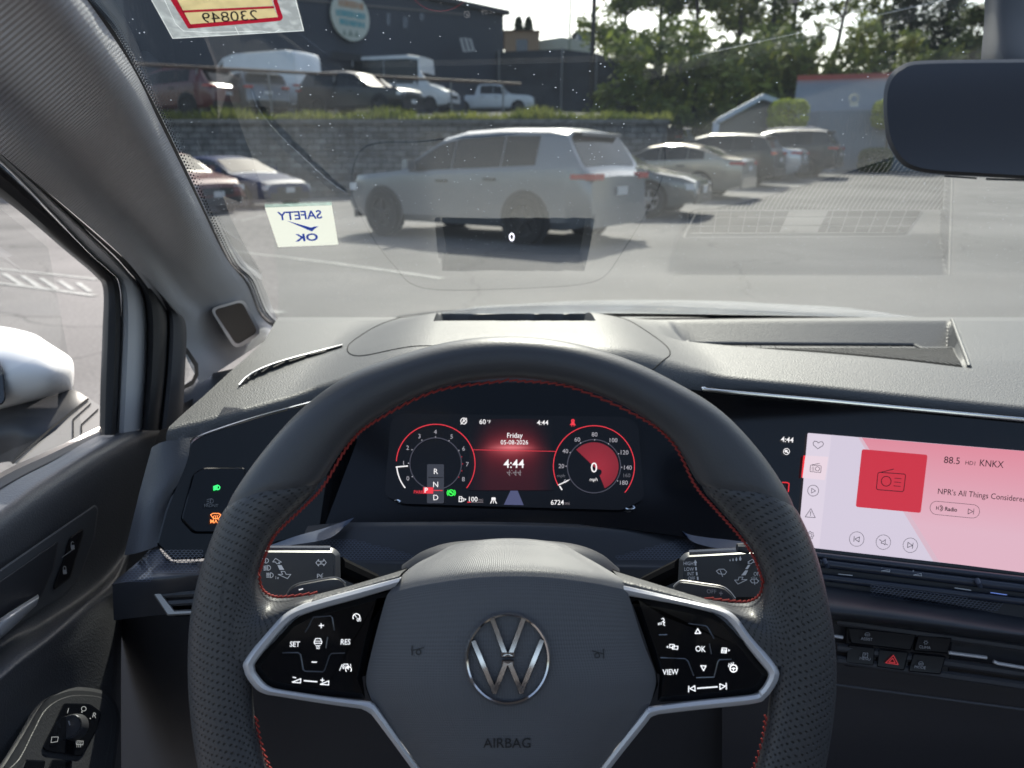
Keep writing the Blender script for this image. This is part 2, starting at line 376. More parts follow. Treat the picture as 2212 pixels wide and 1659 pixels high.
# outside window glass
b = MB(); b.grid([[EYE+Vector((-.452, y, z)) for y in (-.6, 0, .5, .72)] for z in (-.30, 0, .2)]); b.build('door_window', dusty_glass('side_glass', 0, .004), door)

SX = lambda *a: [(x, y, dX(x, y, X)) for x, y, X in a]
b = MB(); b.loft([SX((-160,1130,-.452),(0,1022,-.452),(110,971,-.452),(222,918,-.452)), SX((-160,1146,-.448),(0,1036,-.448),(110,982,-.448),(222,928,-.448))], 20, 3); b.build('sill_trim', mat('sill_metal', (.32,.31,.31), .35, .8), door)
b = MB(); b.loft([SX((-160,1140,-.449),(0,1033,-.449),(110,980,-.449),(222,926,-.449)), SX((-160,1168,-.436),(0,1055,-.436),(110,996,-.436),(226,938,-.436))], 20, 4); b.build('sill_seal', RUBBER, door)
pad = MB()
pad.loft([SX((-220,1185,-.44),(0,1050,-.44),(110,994,-.44),(222,937,-.44),(300,915,-.44),(366,903,-.44)),
          SX((-220,1225,-.425),(0,1078,-.425),(105,1012,-.425),(215,952,-.425),(300,921,-.428),(368,908,-.43)),
          SX((-220,1275,-.41),(0,1112,-.41),(104,1036,-.41),(207,972,-.41),(290,934,-.412),(364,913,-.42)),
          SX((-220,1330,-.404),(0,1160,-.404),(110,1080,-.402),(213,1010,-.402),(285,965,-.405),(345,932,-.412)),
          SX((-220,1420,-.408),(0,1235,-.408),(110,1160,-.408),(210,1088,-.408),(275,1035,-.41),(331,975,-.412)),
          SX((-220,1500,-.412),(0,1310,-.412),(110,1240,-.412),(205,1168,-.412),(270,1112,-.414),(308,1060,-.416)),
          SX((-220,1600,-.412),(0,1400,-.412),(100,1340,-.412),(200,1270,-.412),(255,1210,-.414),(290,1150,-.416)),
          SX((-220,1660,-.37),(0,1455,-.372),(90,1385,-.376),(180,1312,-.385),(240,1270,-.395),(276,1215,-.41)),
          SX((-220,1720,-.372),(0,1500,-.372),(90,1430,-.374),(180,1365,-.38),(240,1310,-.39),(268,1262,-.41)),
          SX((-220,1900,-.385),(0,1640,-.385),(90,1580,-.385),(180,1520,-.385),(240,1460,-.39),(262,1420,-.41)),
          SX((-220,2200,-.385),(0,1900,-.385),(90,1850,-.385),(180,1800,-.385),(240,1760,-.39),(262,1740,-.41))], 50, 110)
DL = mat('door_leather', (.085,.088,.097), .42, bump=('voronoi', 620, .35, .0006))
pad.build('door_pad', DL, door)
dd = dsurf(pad.bvh(), .6)
P1 = Pl((0,1300,dX(0,1300,-.408)),(200,1170,dX(200,1170,-.408)),(100,1230,dX(100,1230,-.4075)))
b = MB(); tp = rounded([(-120,1320),(0,1230),(206,1089),(213,1100),(205,1160),(174,1246),(140,1287),(84,1322),(0,1381),(-120,1465)], [0,0,8,8,10,18,8,0,0,0])
b.plate(tp, P1, .006, .006, .0015); b.build('trim_panel', mat('grey_trim', (.10,.105,.115), .4), door)
b = MB(); b.plate(rounded([(-120,1340),(0,1255),(127,1167),(116,1228),(88,1290),(78,1300),(0,1345),(-120,1425)], [0,0,8,6,4,4,0,0]), P1, .004, .0085, .001); b.build('handle_pocket', SOFT, door)
b = MB(); b.loft([[(-120,1420,P1(0,1338)-.014),(0,1336,P1(0,1338)-.016),(82,1284,P1(82,1290)-.014)], [(-120,1432,P1(0,1338)-.024),(0,1348,P1(0,1338)-.026),(84,1291,P1(82,1290)-.022)], [(-120,1460,P1(0,1338)-.02),(0,1372,P1(0,1338)-.022),(80,1304,P1(82,1290)-.02)], [(-120,1470,P1(0,1338)-.01),(0,1380,P1(0,1338)-.012),(78,1308,P1(82,1290)-.01)]], 20, 16)
b.build('door_handle', SATIN, door, label='satin silver pull handle of the door')
lk = empty('lock_switch', pt(150,1210,P1(150,1210)), door)
b = MB(); b.plate(rounded([(150,1161),(179,1141),(181,1150),(153,1248),(117,1275),(114,1267),(136,1209)], 7), P1, .004, .009, .0012)
b.build('switch_body', mat('switch_black', (.012,.012,.015), .4), lk)
b = MB(); n_ = .0105
for (x, y, op) in ((157,1180,1), (140,1233,0)):
    b.plate([(x-4.5,y-2),(x+3.5,y-3),(x+4.5,y+6.5),(x-3.5,y+7.5)], P1, 0, n_)
    b.stroke([(x-3.2,y-2),(x-3.6,y-7),(x-1,y-10),(x+2,y-8.5)]+([] if op else [(x+2.6,y-3)]), 1.5, P1, near=n_)
b.stroke([(134,1204),(159,1186)], 1.2, P1, near=n_); b.build('lock_symbols', GREYINK, lk, smooth=False)
# mirror control pod in the armrest
pod = empty('window_switch_pod', (-.37, .42, .68), door, 'switch pod with round mirror knob in the door armrest')
pp = Pl((150,1560,dX(150,1560,-.375)),(0,1640,dX(0,1640,-.372)),(160,1650,dX(160,1650,-.372)*.985))
outp = [(-60,1740),(0,1652),(40,1588),(87,1512),(125,1492),(167,1484),(223,1492),(245,1510),(259,1551),(252,1620),(240,1690),(200,1800),(60,1800)]
b = MB(); b.plate(cr(outp, 60, True), pp, .03, .0, .003); b.build('pod_rim', mat('pod_plastic', (.05,.052,.058), .5), pod)
ins = [(-20,1720),(40,1640),(70,1582),(100,1530),(150,1503),(215,1505),(235,1525),(243,1560),(230,1640),(190,1780)]
b = MB(); b.plate(cr(ins, 60, True), pp, .002, .0015, .0008); b.build('pod_plate', PLASTIC_D, pod)
b = MB(); b.plate(rounded([(137,1519),(194,1520),(219,1538),(212,1570),(181,1628),(172,1634),(98,1622),(92,1612),(118,1560)], 7), pp, .003, .004, .0008); b.build('knob_plate', GLOSS2, pod)
C0 = pt(162,1572,pp(162,1572)-.004); ax = (EYE+Vector((-.05,0,.0))-C0); ax = (ray(138,1520)*-1).normalized()
kn = MB(); kn.lathe([(0,.0108),(.004,.0106),(.0105,.0098),(.0118,.0092)], C0, Vector((.15,-.72,.75)), 30); kn.build('mirror_knob', SOFT, pod)
top_c = C0+Vector((.15,-.72,.75)).normalized()*.0118
kt = MB(); kt.lathe([(0,.0094),(.0006,.0090),(.0004,.0083),(.0003,.0001)], top_c, Vector((.15,-.72,.75)), 30); kt.build('knob_ring', mat('knob_ring', (.20,.21,.23), .2, .9), pod)
b = MB(); b.lathe([(.0008,.0082),(.0009,.0001)], top_c, Vector((.15,-.72,.75)), 30); b.build('knob_face', SOFT, pod)
b = MB(); kx, ky, kd = proj(top_c); b.stroke([(kx-2,ky-12),(kx,ky-4)], 3.2, kd, near=.002)
for s_, x, y in (('I',147,1535),('O',181,1531),('R',204,1545)): b.text(s_, x, y, 11, pp, ex=(.97,.2), ey=(-.25,.97), near=.0055)
b.disc(177,1538,1.6,pp,near=.0055); b.disc(195,1552,1.6,pp,near=.0055)
b.stroke([(112,1592),(126,1592),(124,1602),(110,1604),(112,1592)], 1.3, pp, near=.0055); b.stroke([(164,1600),(180,1601),(179,1609),(165,1608),(164,1600)], 1.3, pp, near=.0055)
for k in range(3): b.stroke([(167+4*k,1602),(166+4*k,1614)], 1.1, pp, near=.0055)
b.build('knob_symbols', GREYINK, pod, smooth=False)
for X0 in (55, 112):
    b = MB(); b.plate(rounded([(X0,1640),(X0+44,1643),(X0+30,1700),(X0-25,1700)], 6), pp, .004, .005, .001); b.build('window_switch', GLOSS2, pod)

# ---- exterior mirror seen through the side window
mir = empty('side_mirror', (-.66, .7, .95), car, 'white door mirror with black base outside the left window')
b = MB()
def mrow(y, xr, d0, z): return [(-170, y-30+z, d0+.02), (-80, y-18+z*.7, d0-.02), (0, y+z*.5, d0-.03), (xr*.45, y+z*.3, d0-.028), (xr*.8, y+z*.1, d0-.012), (xr*.97, y, d0+.01), (xr, y, d0+.045)]
b.loft([[(-170,690,1.06),(-80,696,1.05),(0,705,1.05),(40,712,1.05),(75,722,1.055),(98,736,1.06),(104,742,1.075)],
        [(-170,700,1.0),(-80,706,.985),(0,715,.98),(45,722,.98),(90,735,.99),(128,756,1.01),(136,760,1.05)],
        [(-170,735,.95),(-80,738,.935),(0,745,.93),(55,750,.935),(110,760,.95),(146,772,.98),(155,776,1.03)],
        [(-170,785,.925),(-80,787,.91),(0,792,.908),(60,794,.915),(115,797,.93),(152,797,.965),(160,797,1.02)],
        [(-170,840,.93),(-80,838,.915),(0,838,.912),(60,836,.92),(115,832,.935),(151,826,.968),(159,824,1.02)],
        [(-170,895,.955),(-80,888,.94),(0,876,.935),(60,863,.94),(110,852,.955),(148,842,.985),(156,840,1.03)],
        [(-170,910,.99),(-80,899,.98),(0,886,.975),(60,871,.975),(110,858,.985),(146,847,1.01),(152,846,1.05)]], 40, 40)
b.build('mirror_shell', mat('mirror_white', (.82,.82,.81), .5), mir)
b = MB(); b.plate(rounded([(-150,770),(-6,772),(8,800),(13,862),(6,874),(-150,900)], 10), lambda x, y: .905+.00012*x, .02, .004, .002); b.build('mirror_glass', mat('dark_mirror_glass', (.02,.022,.03), .08, .3), mir)
b = MB(); b.loft([[(-170,930,.97),(0,884,.96),(75,864,.965),(150,842,.985),(192,860,.99)], [(-170,980,.95),(0,905,.945),(75,895,.94),(140,890,.95),(180,885,.96)], [(-170,1010,.93),(0,940,.93),(60,945,.92),(110,950,.93),(140,935,.95)],[(-170,1040,.96),(0,1000,.95),(27,1001,.95),(40,1000,.95),(60,985,.97)]], 30, 24); b.build('mirror_base', mat('mirror_base_plastic', (.055,.055,.06), .5, bump=('noise', 500, .3, .0005)), mir)
b = MB(); b.plate([(191,860),(216,876),(221,926),(150,960),(27,1003),(30,995),(120,930)], Pl((191,860,.86),(221,926,.80),(27,1003,.70)), .02); b.build('mirror_foot', mat('mirror_foot_plastic', (.10,.098,.098), .45), mir)
b = MB()
for q in ([(196,872),(158,906),(158,945)], [(212,884),(176,917),(176,935)]): b.stroke(q, 3, Pl((191,860,.86),(221,926,.80),(27,1003,.70)), near=.003)
b.stroke([(190,862),(110,926),(27,1000)], 5, Pl((191,860,.86),(221,926,.80),(27,1003,.70)), near=.004)
b.build('foot_groove', VOID, mir, smooth=False)

# ---- white hood beyond the glass
b = MB(); rows = []
for j in range(22):
    t = j/21; Y = 1.40+.95*t; r = []
    for i in range(41):
        u = i/40; X = -.44+1.6*u; k = abs(X-.36)/.8
        z = -.306-.045*t-.12*t**2 - .060*k**2.4*(.6+.4*t) - (.3 if k > .97 else 0)+.004*math.exp(-((k-.55)/.08)**2)
        r.append(EYE+Vector((X, Y-.15*k*k, z)))
    rows.append(r)
b.grid(rows); b.build('hood', WHITEPAINT, car, label='white painted hood showing as a thin strip beyond the dash')
# ---- dashboard upper pad: a height field with a binnacle hump, a display pit, a ribbed tray and a rolled front edge
dash = empty('dashboard', (.36, .9, .98), car, 'grey grained dashboard lit by the sun')
def lerpt(T, x):
    if x <= T[0][0]: return T[0][1]
    for (a, b), (c, d) in zip(T, T[1:]):
        if x <= c: return b+(d-b)*(x-a)/(c-a)
    return T[-1][1]
def smootht(T, x):
    if x <= T[0][0]: return T[0][1]
    for (a, b), (c, d) in zip(T, T[1:]):
        if x <= c: return b+(d-b)*ss(0, 1, (x-a)/(c-a))*.5+(d-b)*(x-a)/(c-a)*.5
    return T[-1][1]
BASE = [(.5,-.256),(.7,-.243),(.85,-.236),(1.0,-.238),(1.08,-.2385),(1.2,-.262),(1.3,-.276)]
NEAR = [(-.37,.602),(-.33,.635),(-.285,.672),(-.2136,.742),(-.12,.752),(0,.755),(.12,.768),(.223,.790),(.335,.757),(.517,.694),(.75,.635),(1.1,.59)]
def hump(X, Y): return .033*(1-ss(.095,.245,abs(X-.004)))*ss(.50,.80,Y)*(1-ss(.96,1.15,Y))
def edge_r(X): return .012+.022*(1-ss(.12,.26,abs(X-.02)))
TN = [(.24,.975),(.28,.955),(.40,.895),(.53,.825),(.56,.815)]                 # near rim of the tray
def tray(X, Y):
    if not .2 < X < .70: return 0
    xr = .53+(Y-.82)*.50; far = max(0, min(1, (1.088-Y)/.064))
    dn = .011*ss(lerpt(TN, X)-.03, .955, Y)+.016*ss(.958,.962,Y)*ss(.235,.245,X)
    return dn*far*ss(.20,.27,X)*ss(xr+.003,xr-.001,X)
def pit(X, Y):
    return .03*ss(.104,.100,abs(X-.002))*ss(.926,.930,Y)*ss(1.056,1.052,Y)
def dashz(X, Y):
    z = smootht(BASE, Y)+hump(X, Y)-tray(X, Y)-pit(X, Y)
    r = edge_r(X); e = max(0, Y-lerpt(NEAR, X))
    if e < r: z -= r-math.sqrt(max(0, r*r-(r-e)**2))
    return z
dp = MB(); rows = []
NXX, NYY = 330, 230; XL = [(.6,-.325),(.85,-.324),(.95,-.331),(1.1,-.36),(1.24,-.405)]
for j in range(NYY):
    r = []
    for i in range(NXX):
        X = -.366+1.40*i/(NXX-1); yn = lerpt(NEAR, X); t = j/(NYY-1)
        Y = yn+(1.242-yn)*t if j else yn
        if 0 < j < 10: Y = yn+edge_r(X)*1.3*(j/10)**1.6
        elif j >= 10: Y = yn+edge_r(X)*1.3+(1.242-yn-edge_r(X)*1.3)*(j-10)/(NYY-11)
        X += (lerpt(XL, Y)+.366)*(1-i/(NXX-1))**7
        r.append(EYE+Vector((X, Y, dashz(X, Y))))
    r.insert(0, r[0]-Vector((.004, 0, .05)))
    rows.append(r)
rows.insert(0, [p-Vector((0, -.004, .022)) for p in rows[0]])
dp.grid(rows); UP = dp.build('upper_pad', PLASTIC, dash, angle=40)
dsf = dsurf(dp.bvh(), .9)
def on_dash(X, Y, up=.0): return EYE+Vector((X, Y, dashz(X, Y)+up))
b = MB(); b.grid([[on_dash(x, y, .003) for x in [-.096+.196*i/10 for i in range(11)]] for y in [.933+.116*j/8 for j in range(9)]])
b.build('display_lens', mat('display_black', (.002,.002,.003), .6, spec=0), dash, label='black pit of the head up display')
def refl(x, y, z):                               # where a ray from the eye, mirrored by the glass, reaches height z: the display lies there
    r = ray(x, y); G = EYE+r*gl(x, y); q = r-GN*2*r.dot(GN); return G+q*((EYE.z+z-G.z)/q.z)
b = MB(); zl = dashz(.002, .97)+.0045; P_ = [(math.cos(2*math.pi*i/28), math.sin(2*math.pi*i/28)) for i in range(28)]
b.grid([[refl(1105.5+5.6*k*u, 512+8.8*k*v, zl) for u, v in P_] for k in (.62, 1)], closed_u=True); b.build('speed_projection', mat('projected_light', (.02,.02,.02), .5, emit=(.85,.85,1), est=3.5), dash, smooth=False)
# seam round the binnacle panel
b = MB(); loop = [(-.178,.826),(-.209,.903),(-.200,.98),(-.176,1.052),(-.136,1.13),(0,1.13),(.123,1.10),(.16,1.0),(.19,.88),(.173,.802),(.118,.77),(0,.79),(-.10,.80)]
pl_ = cr(loop, 110, True); b.tube([on_dash(x, y, .0002) for x, y in pl_+pl_[:1]], .0007, 5); b.build('binnacle_seam', mat('seam_shadow_gap', (.02,.02,.021), .8, spec=.1), dash)
# ribbed tray floor, speaker slats, grille of the centre defroster in it
b = MB(); rows = []; rib = PLASTIC
for j in range(16):
    t = j/15; r = []
    for i in range(131):
        X = .245+.40*i/130; y0 = lerpt(TN, X); Y = y0+(.956-y0)*t if y0 < .955 else .955+.001*t
        xr = .53+(Y-.82)*.50; X2 = min(X, xr-.004); r.append(on_dash(X2, Y, .0006))
    rows.append(r)
b.grid(rows); b.build('tray_gaps', VOID, dash, smooth=False)  # matt black sheet paints the shade in the grooves between ribs
b = MB()
for i in range(0, 130, 2): b.grid([[r[i]+Vector((0,0,.0016)), r[i]*.5+r[i+1]*.5+Vector((0,0,.0016))] for r in rows])
b.build('tray_ribs', rib, dash, smooth=False)
b = MB(); zf = lambda X, Y: on_dash(X, Y, .0006)
x0, x1, y0, y1 = .25, .578, .966, 1.02
b.grid([[zf(x0+(x1-x0)*i/20, y) for i in range(21)] for y in (y0, y1)]); b.build('defroster_slot', VOID, dash)
b = MB(); up = lambda X, Y: on_dash(X, Y, .004)
b.tube([up(x, y)+Vector((0,0,.001)) for x, y in rounded([(x0,y0),(x1,y0),(x1,y1),(x0,y1)], .008)+[(x0+.008,y0)]], .0028, 6)
for yy in (y0+.018, y0+.036): b.tube([up(x0+(x1-x0)*i/20, yy) for i in range(21)], .0008, 5)
for i in range(17):
    x = x0+(x1-x0)*i/16
    if abs(i-8) > 1: b.tube([up(x-.004, y0), up(x+.004, y1)], .0009, 5)
b.grid([[up(.39+.055*i/2, y) for i in range(3)] for y in (y0+.004, y1-.004)])
b.build('defroster_grille', PLASTIC, dash)
b = MB(); b.tube([on_dash(.53+(y-.82)*.50+.0035, y, .0006) for y in [.823+.262*i/24 for i in range(25)]], .0026, 8); b.build('tray_lip', PLASTIC, dash)
# side window demister slit on the left
ven = empty('demister_vent', (-.30, .85, 1.01), dash) if False else None
b = MB(); near = .004
sl_o = [(513,832),(530,815),(556,799),(600,782),(745,744),(722,757),(640,795),(600,812),(552,824)]
SA, SB = cr([(516,832),(532,815),(558,799),(602,782),(670,763),(740,745)], 40), cr([(522,831),(543,818),(568,806),(612,788.5),(678,766.5),(740,746.5)], 40)
vd = lambda q, t: dsf(*q)-.004-.006*t
b.grid([[pt(p[0]*(1-t)+q[0]*t, p[1]*(1-t)+q[1]*t, vd(q, 1-t)) for p, q in zip(SA, SB)] for t in (0,.5,1)]); HB = [(pt(*p, vd(q, 1)+.0005), pt(p[0], p[1]-1, dsf(p[0], p[1]-1)+.002)) for p, q in zip(SA, SB)]
bh = MB(); bh.grid([[h[0] for h in HB], [h[1] for h in HB]]); bh.build('demister_hood', PLASTIC, dash)
b.build('demister_slot', mat('slot_shade_plastic', (.022,.022,.024), .7, spec=.2), dash, smooth=False)
b = MB(); f = lambda x, y: dsf(x, y)-.009
b.tube([h[0] for h in HB], .0009, 6)
b.build('demister_trim', CHROME, dash)
b = MB()
for k in range(6):
    t = k/6; i0 = int(5+30*t); a, e = SB[i0], SA[min(39, i0+5)]; b.tube([pt(a[0], a[1]-3, vd(SB[i0], 0)-.002), pt(e[0], e[1]+4, vd(SB[min(39, i0+5)], 1)-.002)], .0009, 5)
b.build('demister_slats', RUBBER, dash)

# ---- lower fascia: dash end, glossy black band, hexagon panels, outer vent
FL = Pl((350,1000,.635),(680,1000,.72),(400,1200,.612))
CLP = Pl((830,1000,.702),(1390,1000,.692),(1106,1120,.678))
b = MB(); b.loft([[(328,966,.655),(350,955,.648),(380,950,.648),(412,944,.655)], [(306,1046,.645),(335,1040,.635),(365,1030,.632),(403,1000,.64)], [(290,1110,.635),(310,1105,.625),(335,1100,.622),(362,1098,.628)], [(268,1200,.62),(290,1196,.612),(312,1190,.61),(340,1180,.612)]], 16, 20)
b.build('dash_end', mat('dash_end_plastic', (.06,.062,.07), .5, bump=('voronoi', 620, .3, .0005)), dash)
b = MB(); b.plate([(285,935),(345,895),(420,860),(440,960),(420,1100),(300,1240),(240,1260)], PX(-.425), .01); b.build('dash_gap_filler', SOFT, dash)  # dark filler added behind the gap to keep outside light out
lightp = empty('light_switch_panel', (-.25, .6, .95), car, 'glossy black panel with green headlight symbol left of the wheel')
lp = [(408,952),(425,941),(560,899),(680,868),(790,838),(830,1000),(800,1130),(600,1172),(520,1204),(448,1206),(374,1210),(338,1175),(358,1102),(398,1000)]
b = MB(); b.plate(rounded(lp, [8,14,0,0,0,0,0,0,20,0,8,6,6,8]), FL, .02, 0, .0015); b.build('gloss_panel', GLOSS, lightp)
b = MB(); b.tube([pt(x, y, FL(x, y)-.001) for x, y in cr([(400,1000),(408,965),(425,946),(470,928),(560,899),(680,867)], 30)], .0011, 6); b.build('panel_edge', mat('dull_chrome', (.35,.37,.42), .2, 1), lightp)
b = MB(); pn = rounded([(418,1022),(440,1010),(530,1010),(530,1150),(420,1150),(392,1120)], 8); b.plate(pn, FL, .003, .003, .001); b.build('touch_pad', GLOSS2, lightp)
def lamp(b, x, y, s, f, n=3, slant=0, near=.005, wd=1.5):           # headlamp symbol
    b.stroke([(x, y-5*s)]+[(x+6*s*math.sin(R(a)), y-5*s*math.cos(R(a))) for a in range(20, 180, 20)]+[(x, y+5*s), (x, y-5*s)], wd, f, near=near)
    for k in range(n): q = (k-(n-1)/2)*8/max(1, n-1)*s; b.stroke([(x-2*s, y+q), (x-8*s, y+q+slant)], wd, f, near=near)
b = MB(); lamp(b, 469, 1053, .95, FL, 4, 2, wd=2.2); b.build('headlight_symbol', mat('green_symbol', (.02,.3,.06), .5, emit=(.05,1,.22), est=.55), lightp, smooth=False)
b = MB(); lamp(b, 455, 1082, 1.0, FL, 3, 2); b.text('FRONT', 456, 1092, 6.5, FL, near=.005); b.build('fog_symbol', mat('dim_print', (.16,.17,.18), .5), lightp, smooth=False)
b = MB(); b.text('MAX', 466, 1126, 8, FL, near=.005, bold=.015)
b.stroke([(455,1112),(460,1109),(472,1109),(477,1112),(472,1120),(461,1120),(455,1112)], 1.8, FL, near=.005)
for k in range(3): b.stroke([(462+4*k,1121),(461+4*k,1117),(463+4*k,1113)], 1.4, FL, near=.005)
b.build('defrost_symbol', mat('orange_symbol', (.4,.12,.03), .5, emit=(1,.27,.07), est=.75), lightp, smooth=False)
b = MB(); b.loft([[(338,1180,.615),(374,1213,.600),(450,1211,.60),(560,1200,.61)], [(246,1258,.60),(330,1240,.58),(440,1232,.58),(560,1222,.59)], [(243,1268,.598),(330,1262,.575),(440,1250,.575),(560,1240,.585)], [(246,1340,.62),(330,1330,.60),(440,1320,.60),(560,1310,.60)]], 24, 24)
HX = mat('hex_base', (.030,.033,.042), .38); b.build('hex_panel', HX, dash)
hd = dsurf(b.bvh(), .59)
def hexes(b, inside, d, s, x0, y0, x1, y1, wd=1.0, sq=.62, rot=0, near=.0006):
    dx, dy = s*math.sqrt(3), s*1.5*sq; r = 0; y = y0
    while y < y1:
        x = x0+(dx/2 if r % 2 else 0)
        while x < x1:
            if inside(x, y):
                P = [(x+s*.93*math.sin(R(60*k)), y+rot*(x-x0)+s*.93*sq*math.cos(R(60*k))) for k in range(6)]
                b.stroke(P, wd, d, closed=True, near=near)
            x += dx
        y += dy; r += 1
b = MB(); hexes(b, lambda x, y: y > 1268-1.02*(x-243)+4 and y < 1228-.04*(x-330)+ (30 if x < 330 else 10) and y > 1186 and x < 440-(y-1186)*.3 and x > 250+ (1262-y)*.9, hd, 5.2, 240, 1186, 450, 1258); 
HXL = mat('hex_line', (.10,.115,.16), .35); b.build('hex_pattern', HXL, dash, smooth=False)
ov = empty('side_vent', (-.26, .55, .88), dash)
VP = Pl((330,1280,.585),(430,1280,.58),(360,1330,.58))
b = MB(); b.plate([(318,1270),(520,1248),(520,1326),(380,1332),(356,1322)], VP, .03, -.01); b.build('side_vent_cavity', VOID, dash)
b = MB(); b.tube([pt(x, y, VP(x, y)-.002) for x, y in [(520,1250),(430,1260),(330,1273)]], .0014, 6); b.plate([(322,1271),(342,1272),(377,1318),(520,1312),(520,1323),(362,1330)], VP, .006, .003, .0012); b.build('side_vent_frame', mat('vent_frame_satin', (.26,.25,.25), .35, .6), dash)
b = MB()
for y in (1285, 1303): b.tube([pt(352+ (y-1285)*.7, y, VP(360, y)), pt(520, y-10, VP(420, y))], .0026, 6)
b.build('side_vent_slats', PLASTIC_D, dash)
bpy.data.objects.remove(ov)
# lower dash: shelf under the instruments with hexagon panels, knee panel below
b = MB()
sh = MB(); sh.loft([[(520,1160,.69),(702,1132,.685),(835,1128,.682),(1100,1128,.68),(1340,1138,.68),(1480,1160,.683),(1640,1195,.69)],
         [(520,1176,.682),(702,1156,.678),(880,1146,.675),(1100,1144,.674),(1320,1154,.674),(1480,1178,.677),(1640,1207,.682)],
         [(520,1215,.67),(702,1205,.667),(880,1208,.665),(1100,1212,.664),(1320,1214,.664),(1480,1220,.666),(1640,1230,.67)],
         [(520,1250,.668),(702,1240,.664),(880,1240,.662),(1100,1245,.66),(1320,1245,.66),(1480,1250,.663),(1640,1260,.667)],
         [(520,1400,.66),(702,1400,.66),(880,1400,.66),(1100,1400,.66),(1320,1400,.66),(1480,1400,.66),(1640,1400,.66)]], 60, 40)
sh.build('lower_shelf', HX, dash); sd = dsurf(sh.bvh(), .62)
b = MB()
hexes(b, lambda x, y: 1166 < y < 1208 and x > 690 and y < 1212 and y > 1166+ (0 if x < 760 else (x-760)*.25) and x < 905, sd, 4.6, 690, 1164, 905, 1212, .8)
hexes(b, lambda x, y: 1166 < y < 1208 and x < 1500 and y > 1200-.27*(x-1340) and x > 1330, sd, 4.6, 1330, 1164, 1500, 1212, .8)
b.build('hex_pattern', HXL, dash, smooth=False)
b = MB(); b.loft([[(880,1216,.60),(920,1188,.60),(985,1170,.60),(1103,1166,.60),(1222,1172,.60),(1290,1192,.60),(1326,1224,.60)], [(870,1240,.57),(920,1210,.56),(985,1195,.555),(1103,1192,.55),(1222,1196,.555),(1290,1215,.56),(1336,1246,.57)], [(930,1400,.54),(960,1400,.53),(1000,1400,.525),(1103,1400,.52),(1205,1400,.525),(1245,1400,.53),(1275,1400,.54)]], 30, 16)
b.build('column_shroud', SOFT, car, label='black steering column shroud')
b = MB()
b.loft([[(572,1182,.655),(640,1158,.66),(700,1141,.67),(765,1118,.68)], [(574,1186,.645),(640,1176,.65),(710,1163,.655),(748,1135,.675)]], 14, 6); b.build('cluster_side_trim', mat('sky_reflection_gloss', (.03,.048,.095), .35), dash); b = MB()  # blue base colour paints in the sky's reflection on the trim
b.loft([[(1464,1137,.68),(1500,1150,.675),(1560,1164,.67),(1640,1174,.665)], [(1478,1152,.67),(1500,1172,.665),(1560,1186,.66),(1640,1190,.655)]], 14, 6)
b.build('cluster_side_trim', mat('sky_reflection_gloss', (.03,.048,.095), .35), dash)
# knee panel and footwell
b = MB(); b.loft([[(120,1285,.86),(420,1280,.66),(700,1290,.68),(1100,1330,.68),(1590,1325,.69)], [(110,1480,.90),(420,1470,.70),(700,1450,.70),(1100,1450,.70),(1590,1470,.71)], [(100,1700,.98),(420,1720,.80),(700,1720,.78),(1100,1720,.78),(1590,1720,.78)], [(90,2100,1.1),(420,2100,.97),(700,2100,.95),(1100,2100,.95),(1590,2100,.95)]], 32, 16)
b.build('knee_panel', mat('knee_plastic', (.030,.030,.036), .75), dash)

# ---- instrument cluster
ic = empty('instrument_cluster', (0, .68, .97), car, 'digital instrument cluster with red ringed dials behind the wheel')
b = MB(); b.plate(rounded([(760,826),(1404,826),(1470,900),(1600,1120),(1640,1195),(1480,1160),(1340,1140),(830,1130),(700,1140),(780,930)], 10), lambda x, y: CLP(x, y)+.006, .01); b.build('cluster_bezel', GLOSS2, ic)
b = MB(); b.loft([[(820,868,.742),(1106,866,.742),(1390,868,.735)], [(850,890,.726),(1106,888,.726),(1360,892,.720)]], 10, 4); b.build('cluster_hood_lining', mat('hood_lining', (.022,.026,.028), .5), ic)
SCR = mat('cluster_screen', (.002,.002,.003), .22, emit=(.35,.45,.7), est=.004, spec=.3)
b = MB(); b.plate(rounded([(830,1070),(845,905),(870,893),(1350,900),(1378,915),(1392,1078),(1345,1102),(868,1088)], 14), CLP, .003, -.0002); b.build('screen', SCR, ic)
